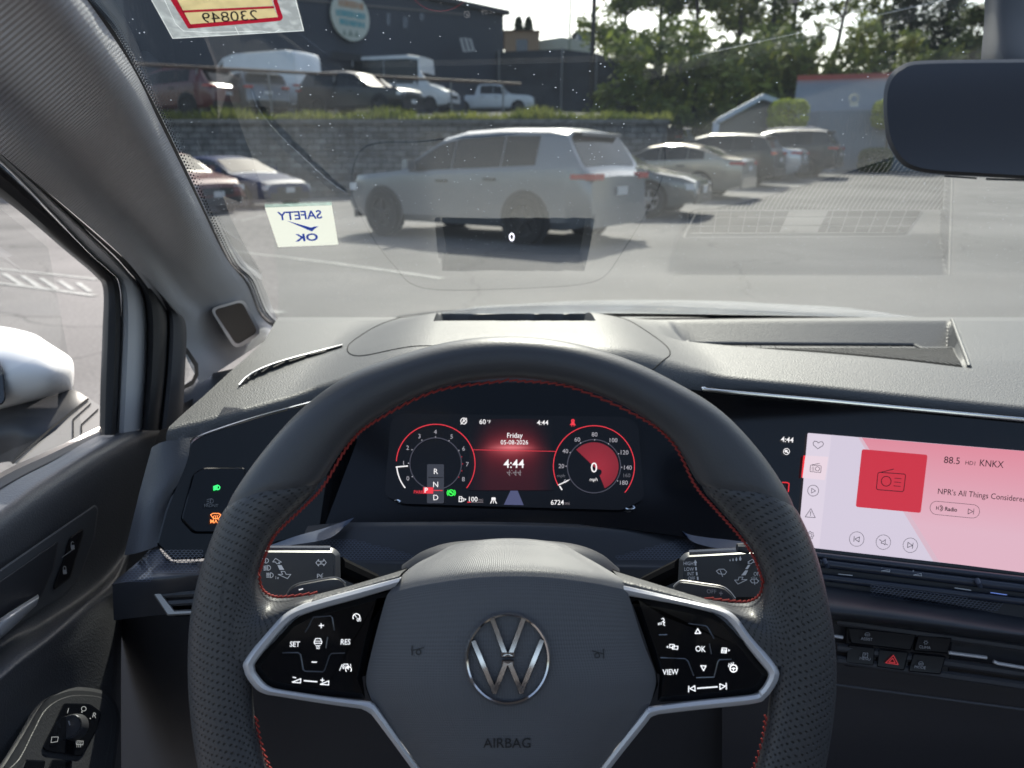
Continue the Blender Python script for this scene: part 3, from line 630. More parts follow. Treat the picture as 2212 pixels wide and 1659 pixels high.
# red glow in the middle of the display
def emis_grad(name, f):
    m = bpy.data.materials.new(name); m.use_nodes = True; N = m.node_tree.nodes; Lk = m.node_tree.links.new
    b = N['Principled BSDF']; b.inputs['Base Color'].default_value = (.002,.002,.003,1); b.inputs['Roughness'].default_value = .2
    tc = N.new('ShaderNodeTexCoord'); sx = N.new('ShaderNodeSeparateXYZ'); Lk(tc.outputs['UV'], sx.inputs[0]); f(m, N, Lk, b, sx); return m
def glow(m, N, Lk, b, sx):                       # UV: x across, y down; bright line at y = .36 fading away, picture on the screen
    def M(op, a, c=None):
        n = N.new('ShaderNodeMath'); n.operation = op
        for i, q in enumerate((a, c)):
            if q is None: continue
            if isinstance(q, (int, float)): n.inputs[i].default_value = q
            else: Lk(q, n.inputs[i])
        return n.outputs[0]
    ax = M('ABSOLUTE', M('SUBTRACT', sx.outputs[0], .5)); ay = M('ABSOLUTE', M('SUBTRACT', sx.outputs[1], .40))
    core = M('POWER', 2.718, M('MULTIPLY', M('ADD', M('MULTIPLY', M('POWER', ax, 2), 16), M('MULTIPLY', M('POWER', ay, 1.0), 14)), -1))
    wide = M('MULTIPLY', M('POWER', 2.718, M('MULTIPLY', M('ADD', M('MULTIPLY', M('POWER', ax, 2), 9), M('MULTIPLY', M('POWER', ay, 1.3), 9)), -1)), .35)
    low = M('MULTIPLY', M('GREATER_THAN', sx.outputs[1], .40), .022)
    edge = M('MINIMUM', 1, M('MULTIPLY', M('SUBTRACT', .5, ax), 4))
    mx = N.new('ShaderNodeMix'); mx.data_type = 'RGBA'; mx.inputs[6].default_value = (.62,.035,.055,1); mx.inputs[7].default_value = (1,.25,.27,1); Lk(core, mx.inputs[0])
    Lk(mx.outputs[2], b.inputs['Emission Color']); Lk(M('MULTIPLY', M('ADD', M('ADD', M('MULTIPLY', core, .22), M('MULTIPLY', wide, .34)), low), edge), b.inputs['Emission Strength'])
b = MB(); GX = [1012+184*i/20 for i in range(21)]
b.grid([[pt(x+(1 if 0 else 0), 905+154*j/16, CLP(x, 905+154*j/16)-.001) for x in GX] for j in range(17)], uv=lambda i, j: (j/20, i/16))
b.build('display_glow', emis_grad('display_glow', glow), ic, smooth=False)
E_W = mat('screen_white', (.02,.02,.02), .4, emit=(1,.97,.98), est=.45); E_R = mat('screen_red', (.02,.0,.0), .4, emit=(1,.05,.075), est=.40)
E_G = mat('screen_grey', (.02,.02,.02), .4, emit=(.75,.72,.8), est=.24); E_D = mat('screen_dim', (.01,.01,.01), .4, emit=(.5,.5,.6), est=.05)
E_GR = mat('screen_green', (0,.02,0), .4, emit=(.05,1,.10), est=.55)
DK = 1
tach = empty('tachometer', pt(942,1003,CLP(942,1003)), ic); spd = empty('speedometer', pt(1287,1010,CLP(1287,1010)), ic)
c = cJ
for root, (cx, cy_), r, lab, a0 in ((tach, (467,490), 303, None, 0), (spd, (1685,510), 313, None, 0)):
    x, y = c(cx, cy_); rp = r*.2807
    bd = MB(); bd.circ(x, y, rp*.655, 2.2, CLP, 0, 360, 60, near=.0012); bd.build('inner_ring', mat('ring_grey', (.01,.01,.01), .4, emit=(.55,.55,.75), est=.045), root, smooth=False)
b = MB(); x, y = c(467,490); b.circ(x, y, 303*.2807, 1.7, CLP, 184, 398, 90, near=.0014); b.build('red_ring', E_R, tach, smooth=False)
b = MB(); x, y = c(1685,510); b.circ(x, y, 312*.2807, 1.7, CLP, 152, 400, 90, near=.0014); b.build('red_ring', E_R, spd, smooth=False)
b = MB(); b.stroke(tr(c,(163,516),(251,508)), 2.6, CLP, near=.002); b.circ(*c(467,490), 300*.2807, 2.4, CLP, 142, 174, 12, near=.0016); b.build('needle', E_W, tach, smooth=False)
b = MB(); b.stroke(tr(c,(1412,655),(1488,618)), 2.2, CLP, near=.002); b.stroke(tr(c,(1422,664),(1438,690)), 2.6, CLP, near=.002); b.build('needle', E_W, spd, smooth=False)
b = MB()
for s_, x, y in (('0',253,603),('1',220,485),('2',251,367),('3',342,278),('4',465,245),('5',590,282),('6',682,374),('7',710,494),('8',680,609)): b.text(s_, x, y, 9.2, CLP, c=c, near=.0015)
for x, y in ((287,590),(258,487),(285,383),(361,309),(466,284),(570,314),(646,389)): b.disc(*c(x, y), 1.3, CLP, 8, near=.0015)
b.build('dial_figures', E_G, tach, smooth=False)
b = MB()
for x, y in ((674,492),(645,594),(668,545),(667,437)): b.disc(*c(x, y), 1.0, CLP, 8, near=.0015)
b.build('red_dots', E_R, tach, smooth=False)
b = MB()
for s_, x, y, h in (('0',1464,625,8),('20',1434,508,9),('40',1465,393,9),('60',1557,304,9),('80',1690,265,9),('100',1832,309,9),('120',1917,403,9),('140',1943,520,9),('180',1912,636,9)): b.text(s_, x, y, h, CLP, c=c, near=.0015)
for x, y in ((1497,612),(1471,509),(1502,405),(1582,331),(1690,307),(1797,337),(1875,413),(1899,518),(1867,623)): b.disc(*c(x, y), 1.3, CLP, 8, near=.0015)
b.build('dial_figures', E_G, spd, smooth=False)
b = MB(); b.text('160', 1935, 580, 8, CLP, c=c, near=.0015); b.text('mph', 1432, 582, 7, CLP, c=c, near=.0015); b.build('dim_figures', mat('screen_dimmer', (.01,.01,.01), .4, emit=(.6,.6,.7), est=.09), spd, smooth=False)
b = MB(); cx, cy_ = c(1685,512); P = [(cx+190*.2807*math.cos(R(a)), cy_+186*.2807*math.sin(R(a))) for a in range(-136, 68, 4)]
b.grid([[pt(x, y, CLP(x, y)-.001) for x, y in P], [pt(cx+(x-cx)*.05+7, cy_+(y-cy_)*.05+7, CLP(cx, cy_)-.001) for x, y in P]], uv=lambda i, j: (j/50, i))
def fan(m, N, Lk, b, sx):
    mr = N.new('ShaderNodeMapRange'); mr.inputs[3].default_value = .10; mr.inputs[4].default_value = .15; Lk(sx.outputs[1], mr.inputs[0])
    b.inputs['Emission Color'].default_value = (1,.06,.10,1); Lk(mr.outputs[0], b.inputs['Emission Strength'])
b.build('red_sector', emis_grad('red_sector', fan), spd, smooth=False)
b = MB(); b.text('0', 1686, 519, 21, CLP, c=c, near=.002); b.text('mph', 1683, 611, 7, CLP, c=c, near=.002); b.build('speed_reading', E_W, spd, smooth=False)
def one(name, m, root, *calls):
    b = MB()
    for a, k in calls: b.text(*a[:3], a[3], a[4], **k)
    return b.build(name, m, root, smooth=False)
T_ = lambda s_, x, y, h, **k: ((s_, x, y, h, CLP), dict(c=c, near=.0022, **k))
one('temperature_reading', E_W, ic, T_('60', 828, 167, 10, bold=.006), T_('°F', 876, 168, 7)); one('clock_reading', E_W, ic, T_('4:44', 1291, 174, 10, bold=.006))
one('date_lettering', E_W, ic, T_('Friday', 1075, 272, 10.5, sx=.92, bold=.006), T_('05-08-2026', 1073, 325, 9.2, sx=.97)); one('time_lettering', E_W, ic, T_('4:44', 1070, 490, 18, bold=.006))
one('range_reading', E_W, ic, T_('100', 752, 763, 10, bold=.006)); one('odometer_reading', E_W, ic, T_('6724', 1403, 788, 10, bold=.006))
b = MB(); b.circ(*c(683,162), 6.4, 1.6, CLP); b.stroke(tr(c,(661,186),(706,140)), 1.6, CLP); b.stroke(tr(c,(672,178),(684,146),(696,178)), 1.2, CLP); b.build('start_stop_symbol', E_W, ic, smooth=False); b = MB()
b.stroke(tr(c,(648,782),(648,744),(668,744),(668,782),(645,782),(672,782)), 1.5, CLP); b.stroke(tr(c,(652,758),(664,758)), 1.2, CLP); b.stroke(tr(c,(672,752),(682,760),(684,778),(676,776)), 1.3, CLP)
b.plate(tr(c,(690,756),(703,765),(690,774)), CLP, 0, .001); b.build('fuel_symbol', E_W, ic, smooth=False); b = MB()
b.stroke(tr(c,(890,795),(905,765)), 2, CLP); b.stroke(tr(c,(934,795),(918,765)), 2, CLP); b.stroke(tr(c,(912,795),(912,770)), 1.2, CLP)
b.plate(tr(c,(898,750),(926,750),(930,768),(895,768)), CLP, 0, .001)
b.build('assist_symbol', E_W, ic, smooth=False)
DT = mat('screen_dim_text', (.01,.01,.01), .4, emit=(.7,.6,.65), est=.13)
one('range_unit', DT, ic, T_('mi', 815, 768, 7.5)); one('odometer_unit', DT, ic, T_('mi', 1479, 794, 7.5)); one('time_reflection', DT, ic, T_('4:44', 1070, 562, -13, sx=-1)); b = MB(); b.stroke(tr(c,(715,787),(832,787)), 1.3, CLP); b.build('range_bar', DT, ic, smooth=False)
b = MB(); b.plate(tr(c,(371,672),(449,672),(448,721),(371,719)), CLP, 0, .0022); b.text('PARK', 336, 708, 7.2, CLP, c=c, sx=.85); b.stroke(tr(c,(448,696),(519,697)), 1.6, CLP, near=.0022); b.build('park_marker', E_R, ic, smooth=False)
b = MB(); b.stroke(tr(c,(713,786),(735,786)), 2, CLP, near=.001); b.build('range_bar', E_R, ic, smooth=False)
b = MB(); b.stroke(tr(c,(752,383),(1395,396)), 1.0, CLP, near=.0012); b.build('horizon_line', E_R, ic, smooth=False); b = MB()
b.circ(*c(1523,160), 2.4, 2.6, CLP); b.plate(tr(c,(1513,168),(1533,168),(1540,188),(1506,188)), CLP, 0, .001); b.stroke(tr(c,(1502,188),(1543,192)), 1.8, CLP); b.stroke(tr(c,(1514,202),(1514,190),(1532,190),(1532,202)), 1.6, CLP)
b.build('seat_belt_symbol', E_R, ic, smooth=False)
b = MB(); b.plate(rounded(tr(c,(401,494),(531,495),(531,795),(400,795)), 3), CLP, 0, .0016); b.build('gear_strip', mat('gear_strip', (.01,.01,.012), .4, emit=(.6,.65,.85), est=.03), ic, smooth=False)
b = MB()
for s_, y in (('R',549),('N',650),('D',750)): b.text(s_, 467, y, 11.5, CLP, c=c, near=.0024)
b.text('P', 393, 694, 10.5, CLP, c=c, near=.003, bold=.015); b.build('gear_letters', E_W, ic, smooth=False)
b = MB(); b.stroke(tr(c,(412,596),(521,597)), 1.2, CLP, near=.0022); b.build('gear_divider', VOID, ic, smooth=False)
b = MB(); x, y = c(587,714); b.circ(x, y, 6, 1.8, CLP, near=.0012); b.circ(x, y, 8.8, 1.6, CLP, 140, 220, near=.0012); b.circ(x, y, 8.8, 1.6, CLP, -40, 40, near=.0012); b.disc(x-1, y-1, 3.2, CLP, 8, ry=2, near=.0013); b.stroke([(x-3,y-3),(x+4,y+3)], 2, CLP, near=.0014)
b.build('hold_symbol', E_GR, ic, smooth=False)
b = MB(); b.plate(tr(c,(1043,698),(1098,698),(1144,809),(992,806)), CLP, 0, .0012); b.build('lane_symbol', mat('lane_blue', (.01,.01,.02), .4, emit=(.38,.42,.85), est=.09), ic, smooth=False)
b = MB()
for P in ([(150,775),(165,770),(182,771),(195,780),(185,786)], [(1930,833),(1945,838),(1975,838),(1998,828),(1985,815)]): b.tube([pt(*c(*q), CLP(*c(*q))-.002) for q in cr(P, 14)], .0008, 5)
b.build('bezel_clip', CHROME, ic)

# ---- touchscreen
ts = empty('touchscreen', pt(1980,1080,.68), car, 'touchscreen showing a pink radio page')
TS = Pl((1745,935,.712),(2212,972,.672),(1738,1185,.694))
b = MB(); b.plate([(1404,832),(1535,846),(1769,866),(2212,908),(2560,944),(2560,1300),(2212,1246),(1760,1194),(1640,1195),(1560,1120)], lambda x, y: TS(x, y)+.004, .02); b.build('glass_surround', GLOSS, ts)
b = MB()
b.tube([pt(x, y, TS(x, y)-.002) for x, y in cr([(1520,838),(1540,843),(1769,864),(1980,884),(2212,906),(2500,934)], 40)], .0017, 8); b.build('edge_trim', CHROME, ts)
c = cK; ex, ey = (.996,.085), (-.105,.994)
E_BG = mat('page_lilac', (.02,.02,.02), .3, emit=(.67,.60,.72), est=.43)
b = MB(); b.plate(rounded(tr(c,(466,165),(2212,311),(3000,377),(2960,1390),(2212,1286),(500,1092),(385,1078)), [3,0,0,0,0,0,0]), TS, .002, .001); b.build('page_background', E_BG, ts, smooth=False)
b = MB(); b.plate(tr(c,(875,202),(905,204),(1530,1207),(1480,1201)), TS, 0, .0013); b.build('page_pale_band', mat('page_band', (.02,.02,.02), .3, emit=(.69,.48,.57), est=.43), ts, smooth=False)
def pg(m, N, Lk, b, sx):
    mx = N.new('ShaderNodeMix'); mx.data_type = 'RGBA'; mx.inputs[6].default_value = (.74,.26,.33,1); mx.inputs[7].default_value = (.75,.46,.55,1); Lk(sx.outputs[1], mx.inputs[0]); Lk(mx.outputs[2], b.inputs['Emission Color']); b.inputs['Emission Strength'].default_value = .43
b = MB(); A = [(905,204),(2212,311),(3000,377)]; B_ = [(1530,1207),(2212,1286),(2960,1390)]
rows = []
for j in range(11):
    t = j/10; L0 = (905+(1530-905)*t, 204+(1207-204)*t); R0 = (3000-40*t, 377+1010*t); rows.append([c(L0[0]+(R0[0]-L0[0])*u, L0[1]+(R0[1]-L0[1])*u) for u in (0,.25,.5,.75,1)])
b.grid([[pt(x, y, TS(x, y)-.0014) for x, y in r] for r in rows], uv=lambda i, j: (j/4, min(1, i/7))); b.build('page_pink', emis_grad('page_pink', pg), ts, smooth=False)
b = MB(); b.plate(rounded(tr(c,(466,165),(658,184),(558,1094),(385,1078)), [3,0,0,0]), TS, 0, .0016); b.build('menu_column', mat('menu_column', (.02,.02,.02), .3, emit=(.73,.65,.76), est=.43), ts, smooth=False)
b = MB(); b.plate(tr(c,(448,347),(633,358),(606,546),(424,528)), TS, 0, .0019); b.build('menu_highlight', mat('menu_highlight', (.02,.02,.02), .3, emit=(.83,.68,.76), est=.43), ts, smooth=False)
b = MB(); b.plate(rounded(tr(c,(432,345),(448,347),(424,528),(414,524)), 2), TS, 0, .0022); b.stroke(tr(c,(262,564),(300,566),(316,574),(310,640)), 2.2, TS, near=.002); b.build('red_marker', mat('marker_red', (.02,0,0), .4, emit=(1,.03,.04), est=.42), ts, smooth=False)
b = MB(); b.plate(rounded(tr(c,(904,296),(1434,342),(1378,811),(854,762)), 5), TS, .0005, .0024); b.build('station_tile', mat('tile_red', (.02,0,0), .3, emit=(.60,.028,.05), est=.43), ts, smooth=False)
b = MB()
b.stroke(rounded(tr(c,(1034,482),(1258,498),(1240,640),(1020,622)), 5), 1.5, TS, closed=True, near=.0028); b.circ(*c(1100,555), 10.5, 1.5, TS, near=.0028); b.stroke(tr(c,(1052,484),(1160,457)), 1.5, TS, near=.0028)
for y in (530, 561, 592): b.stroke(tr(c,(1168-.1*(y-530)*1.3,y),(1222-.1*(y-530)*1.3,y+5)), 1.3, TS, near=.0028)
DKT = mat('screen_dark_text', (.012,.008,.015), .5); b.build('radio_symbol', DKT, ts, smooth=False); b = MB()
b.text('88.5', 1632, 386, 14.5, TS, c=c, ex=ex, ey=ey, near=.0022); b.text('HD1', 1782, 408, 8.5, TS, c=c, ex=ex, ey=ey, near=.0022); b.text('KNKX', 1950, 413, 14.5, TS, c=c, ex=ex, ey=ey, near=.0022, sx=.9); b.build('station_lettering', DKT, ts, smooth=False); b = MB()
b.text("NPR's All Things Considered", 1514, 634, 12.2, TS, c=c, ex=(.993,.092), ey=ey, near=.0022, al='L', sx=.93); b.build('program_lettering', DKT, ts, smooth=False); b = MB()
b.text('Radio', 1623, 781, 8.5, TS, c=c, ex=ex, ey=ey, near=.0022, bold=.02, sx=.95); b.text('H', 1514, 771, 7.5, TS, c=c, ex=ex, ey=ey, near=.0022, bold=.02, sx=.85); b.circ(*c(1530,772), 4.2, 1.4, TS, -80, 80, near=.0022); b.circ(*c(1533,773), 6.4, 1.4, TS, -75, 75, near=.0022)
b.build('radio_badge', DKT, ts, smooth=False)
b = MB()
P = [c(1500+ (45*math.cos(R(a)) if 0 else 0), 770) for a in ()]
cap = [(1512,717),(1800,744)]+[(1800+54*math.sin(R(a)), 798-54*math.cos(R(a))) for a in range(15, 180, 15)]+[(1790,852),(1505,824)]+[(1508-54*math.sin(R(a)), 770+54*math.cos(R(a))) for a in range(15, 180, 15)]
b.stroke(tr(c, *cap), .9, TS, closed=True, near=.0022)
b.stroke(tr(c,(1763,778),(1800,800),(1760,819),(1763,778)), 1.2, TS, near=.0022); b.stroke(tr(c,(1808,778),(1804,822)), 1.2, TS, near=.0022); MSY = mat('screen_grey_line', (.08,.07,.085), .5); b.build('badge_outline', MSY, ts, smooth=False)
for x, y, k in ((862,1022,0),(1077,1047,1),(1295,1072,2)):
    b = MB(); X, Y = c(x, y); b.circ(X, Y, 15.7, .9, TS, near=.0022)
    if k == 0: b.stroke(tr(c,(884,1004),(847,1022),(881,1045),(884,1004)), 1.3, TS, near=.0022); b.stroke(tr(c,(842,1000),(839,1042)), 1.3, TS, near=.0022)
    if k == 1: b.stroke(tr(c,(1062,1040),(1076,1040),(1094,1026),(1090,1068),(1074,1056),(1060,1056),(1062,1040)), 1.2, TS, near=.0022); b.stroke(tr(c,(1046,1026),(1058,1034)), 1.4, TS, near=.0022); b.stroke(tr(c,(1098,1062),(1110,1069)), 1.4, TS, near=.0022)
    if k == 2: b.stroke(tr(c,(1276,1048),(1312,1074),(1272,1090),(1276,1048)), 1.3, TS, near=.0022); b.stroke(tr(c,(1317,1053),(1312,1098)), 1.3, TS, near=.0022)
    b.build(('previous_button','mute_button','next_button')[k], MSY, ts, smooth=False)
b = MB()
hp = [(547,293),(512,262),(510,244),(522,231),(540,234),(552,247),(566,237),(584,236),(594,250),(588,268),(547,293)]
b.stroke(tr(c, *hp), 1.2, TS, near=.0022); b.build('heart_symbol', MSY, ts, smooth=False); b = MB()
b.stroke(rounded(tr(c,(488,424),(575,430),(572,485),(485,477)), 2), 1.1, TS, closed=True, near=.0022); b.circ(*c(545,455), 4.4, 1.1, TS, near=.0022); b.stroke(tr(c,(500,423),(562,411)), 1.1, TS, near=.0022)
for y in (440, 452, 464): b.stroke(tr(c,(500,y),(518,y+2)), 1, TS, near=.0022)
b.build('radio_symbol', MSY, ts, smooth=False); b = MB()
b.circ(*c(510,631), 11.8, 1.1, TS, near=.0022); b.stroke(tr(c,(498,612),(530,633),(496,651),(498,612)), 1.1, TS, near=.0022); b.build('play_symbol', MSY, ts, smooth=False); b = MB()
b.stroke(tr(c,(492,776),(527,849),(446,843),(492,776)), 1.2, TS, closed=True, near=.0022); b.stroke(tr(c,(491,800),(489,824)), 1.4, TS, near=.0022); b.disc(*c(488,832), .9, TS, 6, near=.0022); b.build('warning_symbol', MSY, ts, smooth=False); b = MB()
gx, gy = c(484,992); b.circ(gx, gy, 4, 1, TS, near=.0022)
b.stroke([(gx+(8.6 if k % 4 < 2 else 6.6)*math.cos(R(k*360/32)), gy+(8.6 if k % 4 < 2 else 6.6)*math.sin(R(k*360/32))) for k in range(33)], 1, TS, near=.0022)
b.build('settings_symbol', MSY, ts, smooth=False)
b = MB(); b.text('4:44', 302, 219, 11, TS, c=c, ex=ex, ey=ey, near=.002, bold=.01)
gx, gy = c(295,315); b.circ(gx, gy, 6.5, 1.3, TS, near=.002); b.disc(gx-1, gy-1, 3.6, TS, 7, ry=3, near=.002); b.disc(gx+2.5, gy+2.4, 1.8, TS, 6, near=.002)
b.build('clock_lettering', E_W, ts, smooth=False)
# slider bar, vents and the button block under the screen
cc = empty('center_console', pt(1980,1350,.66), car, 'dark center stack with slider bar, buttons and air vents')
CS = Pl((1745,1220,.688),(2212,1270,.650),(1745,1500,.672))
b = MB(); b.plate([(1640,1190),(1760,1192),(2212,1243),(2560,1285),(2560,1390),(2212,1340),(1780,1270),(1640,1250)], CS, .02, .002); b.build('slider_base', mat('slider_base', (.012,.014,.02), .3), cc)
b = MB()
for P, r in (([(1760,1199),(2212,1252),(2500,1287)], .0028), ([(1770,1216),(2212,1271),(2500,1310)], .0042), ([(1775,1247),(2212,1300),(2500,1336)], .0036)): b.tube([pt(x, y, CS(x, y)-.006) for x, y in P], r, 12)
b.build('slider_bar', mat('slider_gloss', (.03,.036,.055), .2), cc)
b = MB()
for x, y in ((1783,1216),(2113,1259)): b.tube([pt(x-3, y-8, CS(x, y)-.010), pt(x, y, CS(x, y)-.0125), pt(x+4, y+8, CS(x, y)-.010)], .0022, 8)
b.build('slider_marker', mat('marker_gloss', (.06,.07,.10), .2), cc)
b = MB()
for P in ([(1904,1233),(1922,1235),(1922,1231),(1904,1233)], [(1973,1242),(1991,1244),(1990,1239),(1973,1242)]): b.stroke(P, 1.1, CS, near=.0112)
b.text('-', 1905, 1226, 5, CS, near=.0112); b.text('+', 1973, 1233, 5, CS, near=.0112); b.stroke([(1811,1240),(1841,1243)], 1.6, CS, near=.011); b.stroke([(2063,1270),(2097,1275)], 1.6, CS, near=.011); b.build('slider_symbols', GREYINK, cc, smooth=False)
b = MB(); b.stroke([(2140,1280),(2175,1285)], 1.8, CS, near=.011); b.build('temperature_mark', mat('blue_mark', (.05,.1,.4), .5, emit=(.25,.4,1), est=.2), cc, smooth=False)
lo = MB(); lo.loft([[(1560,1235,.69),(1745,1262,.678),(1950,1290,.664),(2212,1330,.648),(2560,1382,.62)], [(1560,1275,.665),(1745,1300,.655),(1950,1325,.64),(2212,1362,.625),(2560,1410,.60)], [(1560,1308,.662),(1745,1324,.652),(1950,1346,.638),(2212,1378,.622),(2560,1420,.60)], [(1560,1318,.68),(1745,1334,.67),(1950,1357,.656),(2212,1390,.64),(2560,1432,.615)]], 40, 20)
lo.build('stack_pad', HX, cc); ld = dsurf(lo.bvh(), .65)
b = MB(); hexes(b, lambda x, y: True, ld, 5.0, 1885, 1266, 2240, 1285, .9, rot=.135); b.build('hex_pattern', HXL, cc, smooth=False)
b = MB(); b.loft([[(1560,1315,.70),(1745,1330,.69),(2212,1380,.66),(2560,1425,.635)], [(1560,1480,.705),(1745,1490,.695),(2212,1545,.665),(2560,1590,.64)], [(1560,1700,.73),(1745,1700,.72),(2212,1720,.70),(2560,1740,.68)], [(1560,2100,.85),(1745,2100,.85),(2212,2100,.85),(2560,2100,.85)]], 20, 20); b.build('lower_stack', mat('lower_stack', (.032,.032,.039), .45), cc)
VPl = lambda x, y: CS(x, y)+.004
c = cN
b = MB()
for P in ([(200,372),(318,392)], [(1425,550),(1822,602)], [(1892,640),(1935,662),(2700,790)]): b.tube([pt(*c(*q), VPl(*c(*q))-.006) for q in P], .0016, 8)
b.build('vent_trim', SATIN, cc)
b = MB()
for k, y in enumerate((470, 700, 790)): b.tube([pt(*c(250,y-250+40*k), VPl(*c(250,y))), pt(*c(2800,y+110+40*k), VPl(*c(2800,y)))], .004, 8)
b.build('vent_slats', SOFT, cc)
b = MB(); b.tube([pt(*c(q[0], q[1]), VPl(*c(*q))-.002) for q in ((200,882),(900,975),(2300,1160),(2900,1240))], .0013, 6); b.build('lower_edge_trim', mat('edge_grey', (.06,.06,.065), .35), cc)
bb = empty('button_block', pt(1930,1395,VPl(1930,1395)-.008), cc)
def bq(b, P, n): b.plate(rounded(tr(c, *P), 4), VPl, .006, n, .001)
b = MB()
bq(b, [(350,250),(1470,360),(1420,800),(330,690)], .002); b.build('block_plate', mat('block_gloss', (.008,.008,.011), .12), cc)
b = MB()
bq(b, [(365,285),(1090,360),(1030,530),(400,455)], .005); bq(b, [(1100,365),(1460,395),(1420,560),(1060,535)], .005)
bq(b, [(370,465),(660,500),(640,690),(345,660)], .0055); bq(b, [(690,515),(1010,545),(960,740),(670,700)], .0055); bq(b, [(1050,560),(1400,590),(1340,780),(1000,750)], .0055)
b.build('push_buttons', mat('button_gloss', (.009,.009,.012), .15), cc)
b = MB()
for s_, x, y in (('ASSIST',568,408),('CLIMA',1175,494),('MENU',550,615),('MODE',1126,704)): b.text(s_, x, y, 6, VPl, c=c, near=.0075, ex=(.993,.1), ey=(-.08,.99))
b.stroke(tr(c,(530,552),(580,557),(576,600),(526,595)), 1, VPl, closed=True, near=.0075); b.text('P', 553, 575, 5.5, VPl, c=c, near=.0075)
for x, y in ((575,360),(1136,664)): b.stroke(rounded(tr(c,(x-24,y+14),(x-28,y-2),(x-14,y-18),(x+16,y-16),(x+26,y+2),(x+24,y+17)), 2), 1.1, VPl, closed=True, near=.0075); b.stroke(tr(c,(x-26,y),(x+26,y+4)), .9, VPl, near=.0075)
b.circ(*c(1186,445), 3, 1, VPl, near=.0075)
for k in range(6): X, Y = c(1186,445); b.stroke([(X+3*math.cos(k*1.047), Y+3*math.sin(k*1.047)), (X+5*math.cos(k*1.047), Y+5*math.sin(k*1.047))], 1, VPl, near=.0075)
b.build('button_lettering', mat('faint_print', (.42,.42,.44), .5), cc, smooth=False)
b = MB()
for k in (1, .5): q = [(833+(x-833)*k, 640+(y-640)*k) for x, y in ((848,580),(897,676),(767,657))]; b.stroke(tr(c, *q), 2.0, VPl, closed=True, near=.0075)
b.build('hazard_triangle', mat('hazard_red', (.35,.03,.035), .4, emit=(1,.06,.07), est=.12), cc, smooth=False, label='red hazard warning triangle')
bpy.data.objects.remove(bb)
# ---- steering wheel
sw = empty('steering_wheel', pt(1104,1440,.43), car, 'flat bottomed leather steering wheel with perforated grips and red stitching')
WC = (1104, 1440)
def polar(P):
    out = sorted((math.degrees(math.atan2(x-WC[0], -(y-WC[1]))) % 360, math.hypot(x-WC[0], y-WC[1])) for x, y in P)
    return [(out[-1][0]-360, out[-1][1])]+out+[(out[0][0]+360, out[0][1]), (out[1][0]+360, out[1][1])]
OUT = polar([(1106,727),(1283,752),(1404,797),(1458,826),(1550,880),(1660,1000),(1714,1088),(1758,1179),(1787,1292),(1806,1409),(1806,1500),(1795,1591),(1781,1668),(1745,1790),(1660,1920),(1540,2020),(1400,2062),(1104,2072),(800,2062),(660,2020),(545,1920),(470,1800),(430,1668),(412,1551),(406,1446),(418,1289),(443,1202),(480,1107),(513,1053),(581,960),(649,885),(756,807),(873,765),(1000,733)])
INN = polar([(1100,817),(1232,832),(1386,898),(1458,957),(1505,1046),(1550,1098),(1605,1160),(1634,1204),(1652,1255),(1662,1340),(1664,1440),(1656,1551),(1630,1657),(1570,1780),(1480,1870),(1380,1925),(1104,1935),(830,1925),(730,1870),(640,1780),(579,1657),(551,1551),(546,1440),(548,1340),(556,1237),(572,1192),(593,1150),(652,1094),(694,1048),(750,957),(805,908),(941,840)])
def pol(T, a):
    a %= 360
    for (x0, r0), (x1, r1) in zip(T, T[1:]):
        if x0 <= a <= x1:
            t = (a-x0)/(x1-x0) if x1 > x0 else 0
            return r0+(r1-r0)*t
    return T[0][1]
def pols(T, a): return sum(pol(T, a+k*1.6) for k in (-2,-1,0,1,2))/5
def rimpt(a, ph, k=1):
    ro, ri = pols(OUT, a), pols(INN, a); c0, h = (ro+ri)/2, (ro-ri)/2*k
    cc_, s_ = math.cos(ph), math.sin(ph); e = .86
    rr = c0+h*math.copysign(abs(cc_)**e, cc_); d = .421-(.0165*k)*math.copysign(abs(s_)**e, s_)
    return pt(WC[0]+rr*math.sin(R(a)), WC[1]-rr*math.cos(R(a)), d)
def rimseg(a_of, na, nph=40, ends=True):
    b = MB(); rows = []
    for i in range(na+1):
        t = i/na; k = 1-.045*(1-min(1, min(i, na-i)/1.5)) if ends else 1
        rows.append([rimpt(a_of(t, math.cos(2*math.pi*j/nph)), 2*math.pi*j/nph, k) for j in range(nph)])
    per = .105; b.grid(rows, closed_u=True, uv=lambda i, j: (j/nph*per, i/na*abs(a_of(1,0)-a_of(0,0))/360*2*math.pi*.172)); return b
sa = lambda c_: 53.5+7*c_
rimseg(lambda t, c_: -sa(c_)+2*sa(c_)*t, 110).build('upper_grip', LEATHER, sw, label='smooth leather upper part of the wheel rim')
rimseg(lambda t, c_: sa(c_)+(118+0*c_-sa(c_))*t, 70).build('side_grip', PERF, sw)
rimseg(lambda t, c_: -118+(118-sa(c_))*t, 70).build('side_grip', PERF, sw)
rimseg(lambda t, c_: 118+124*t, 50).build('lower_grip', LEATHER, sw)
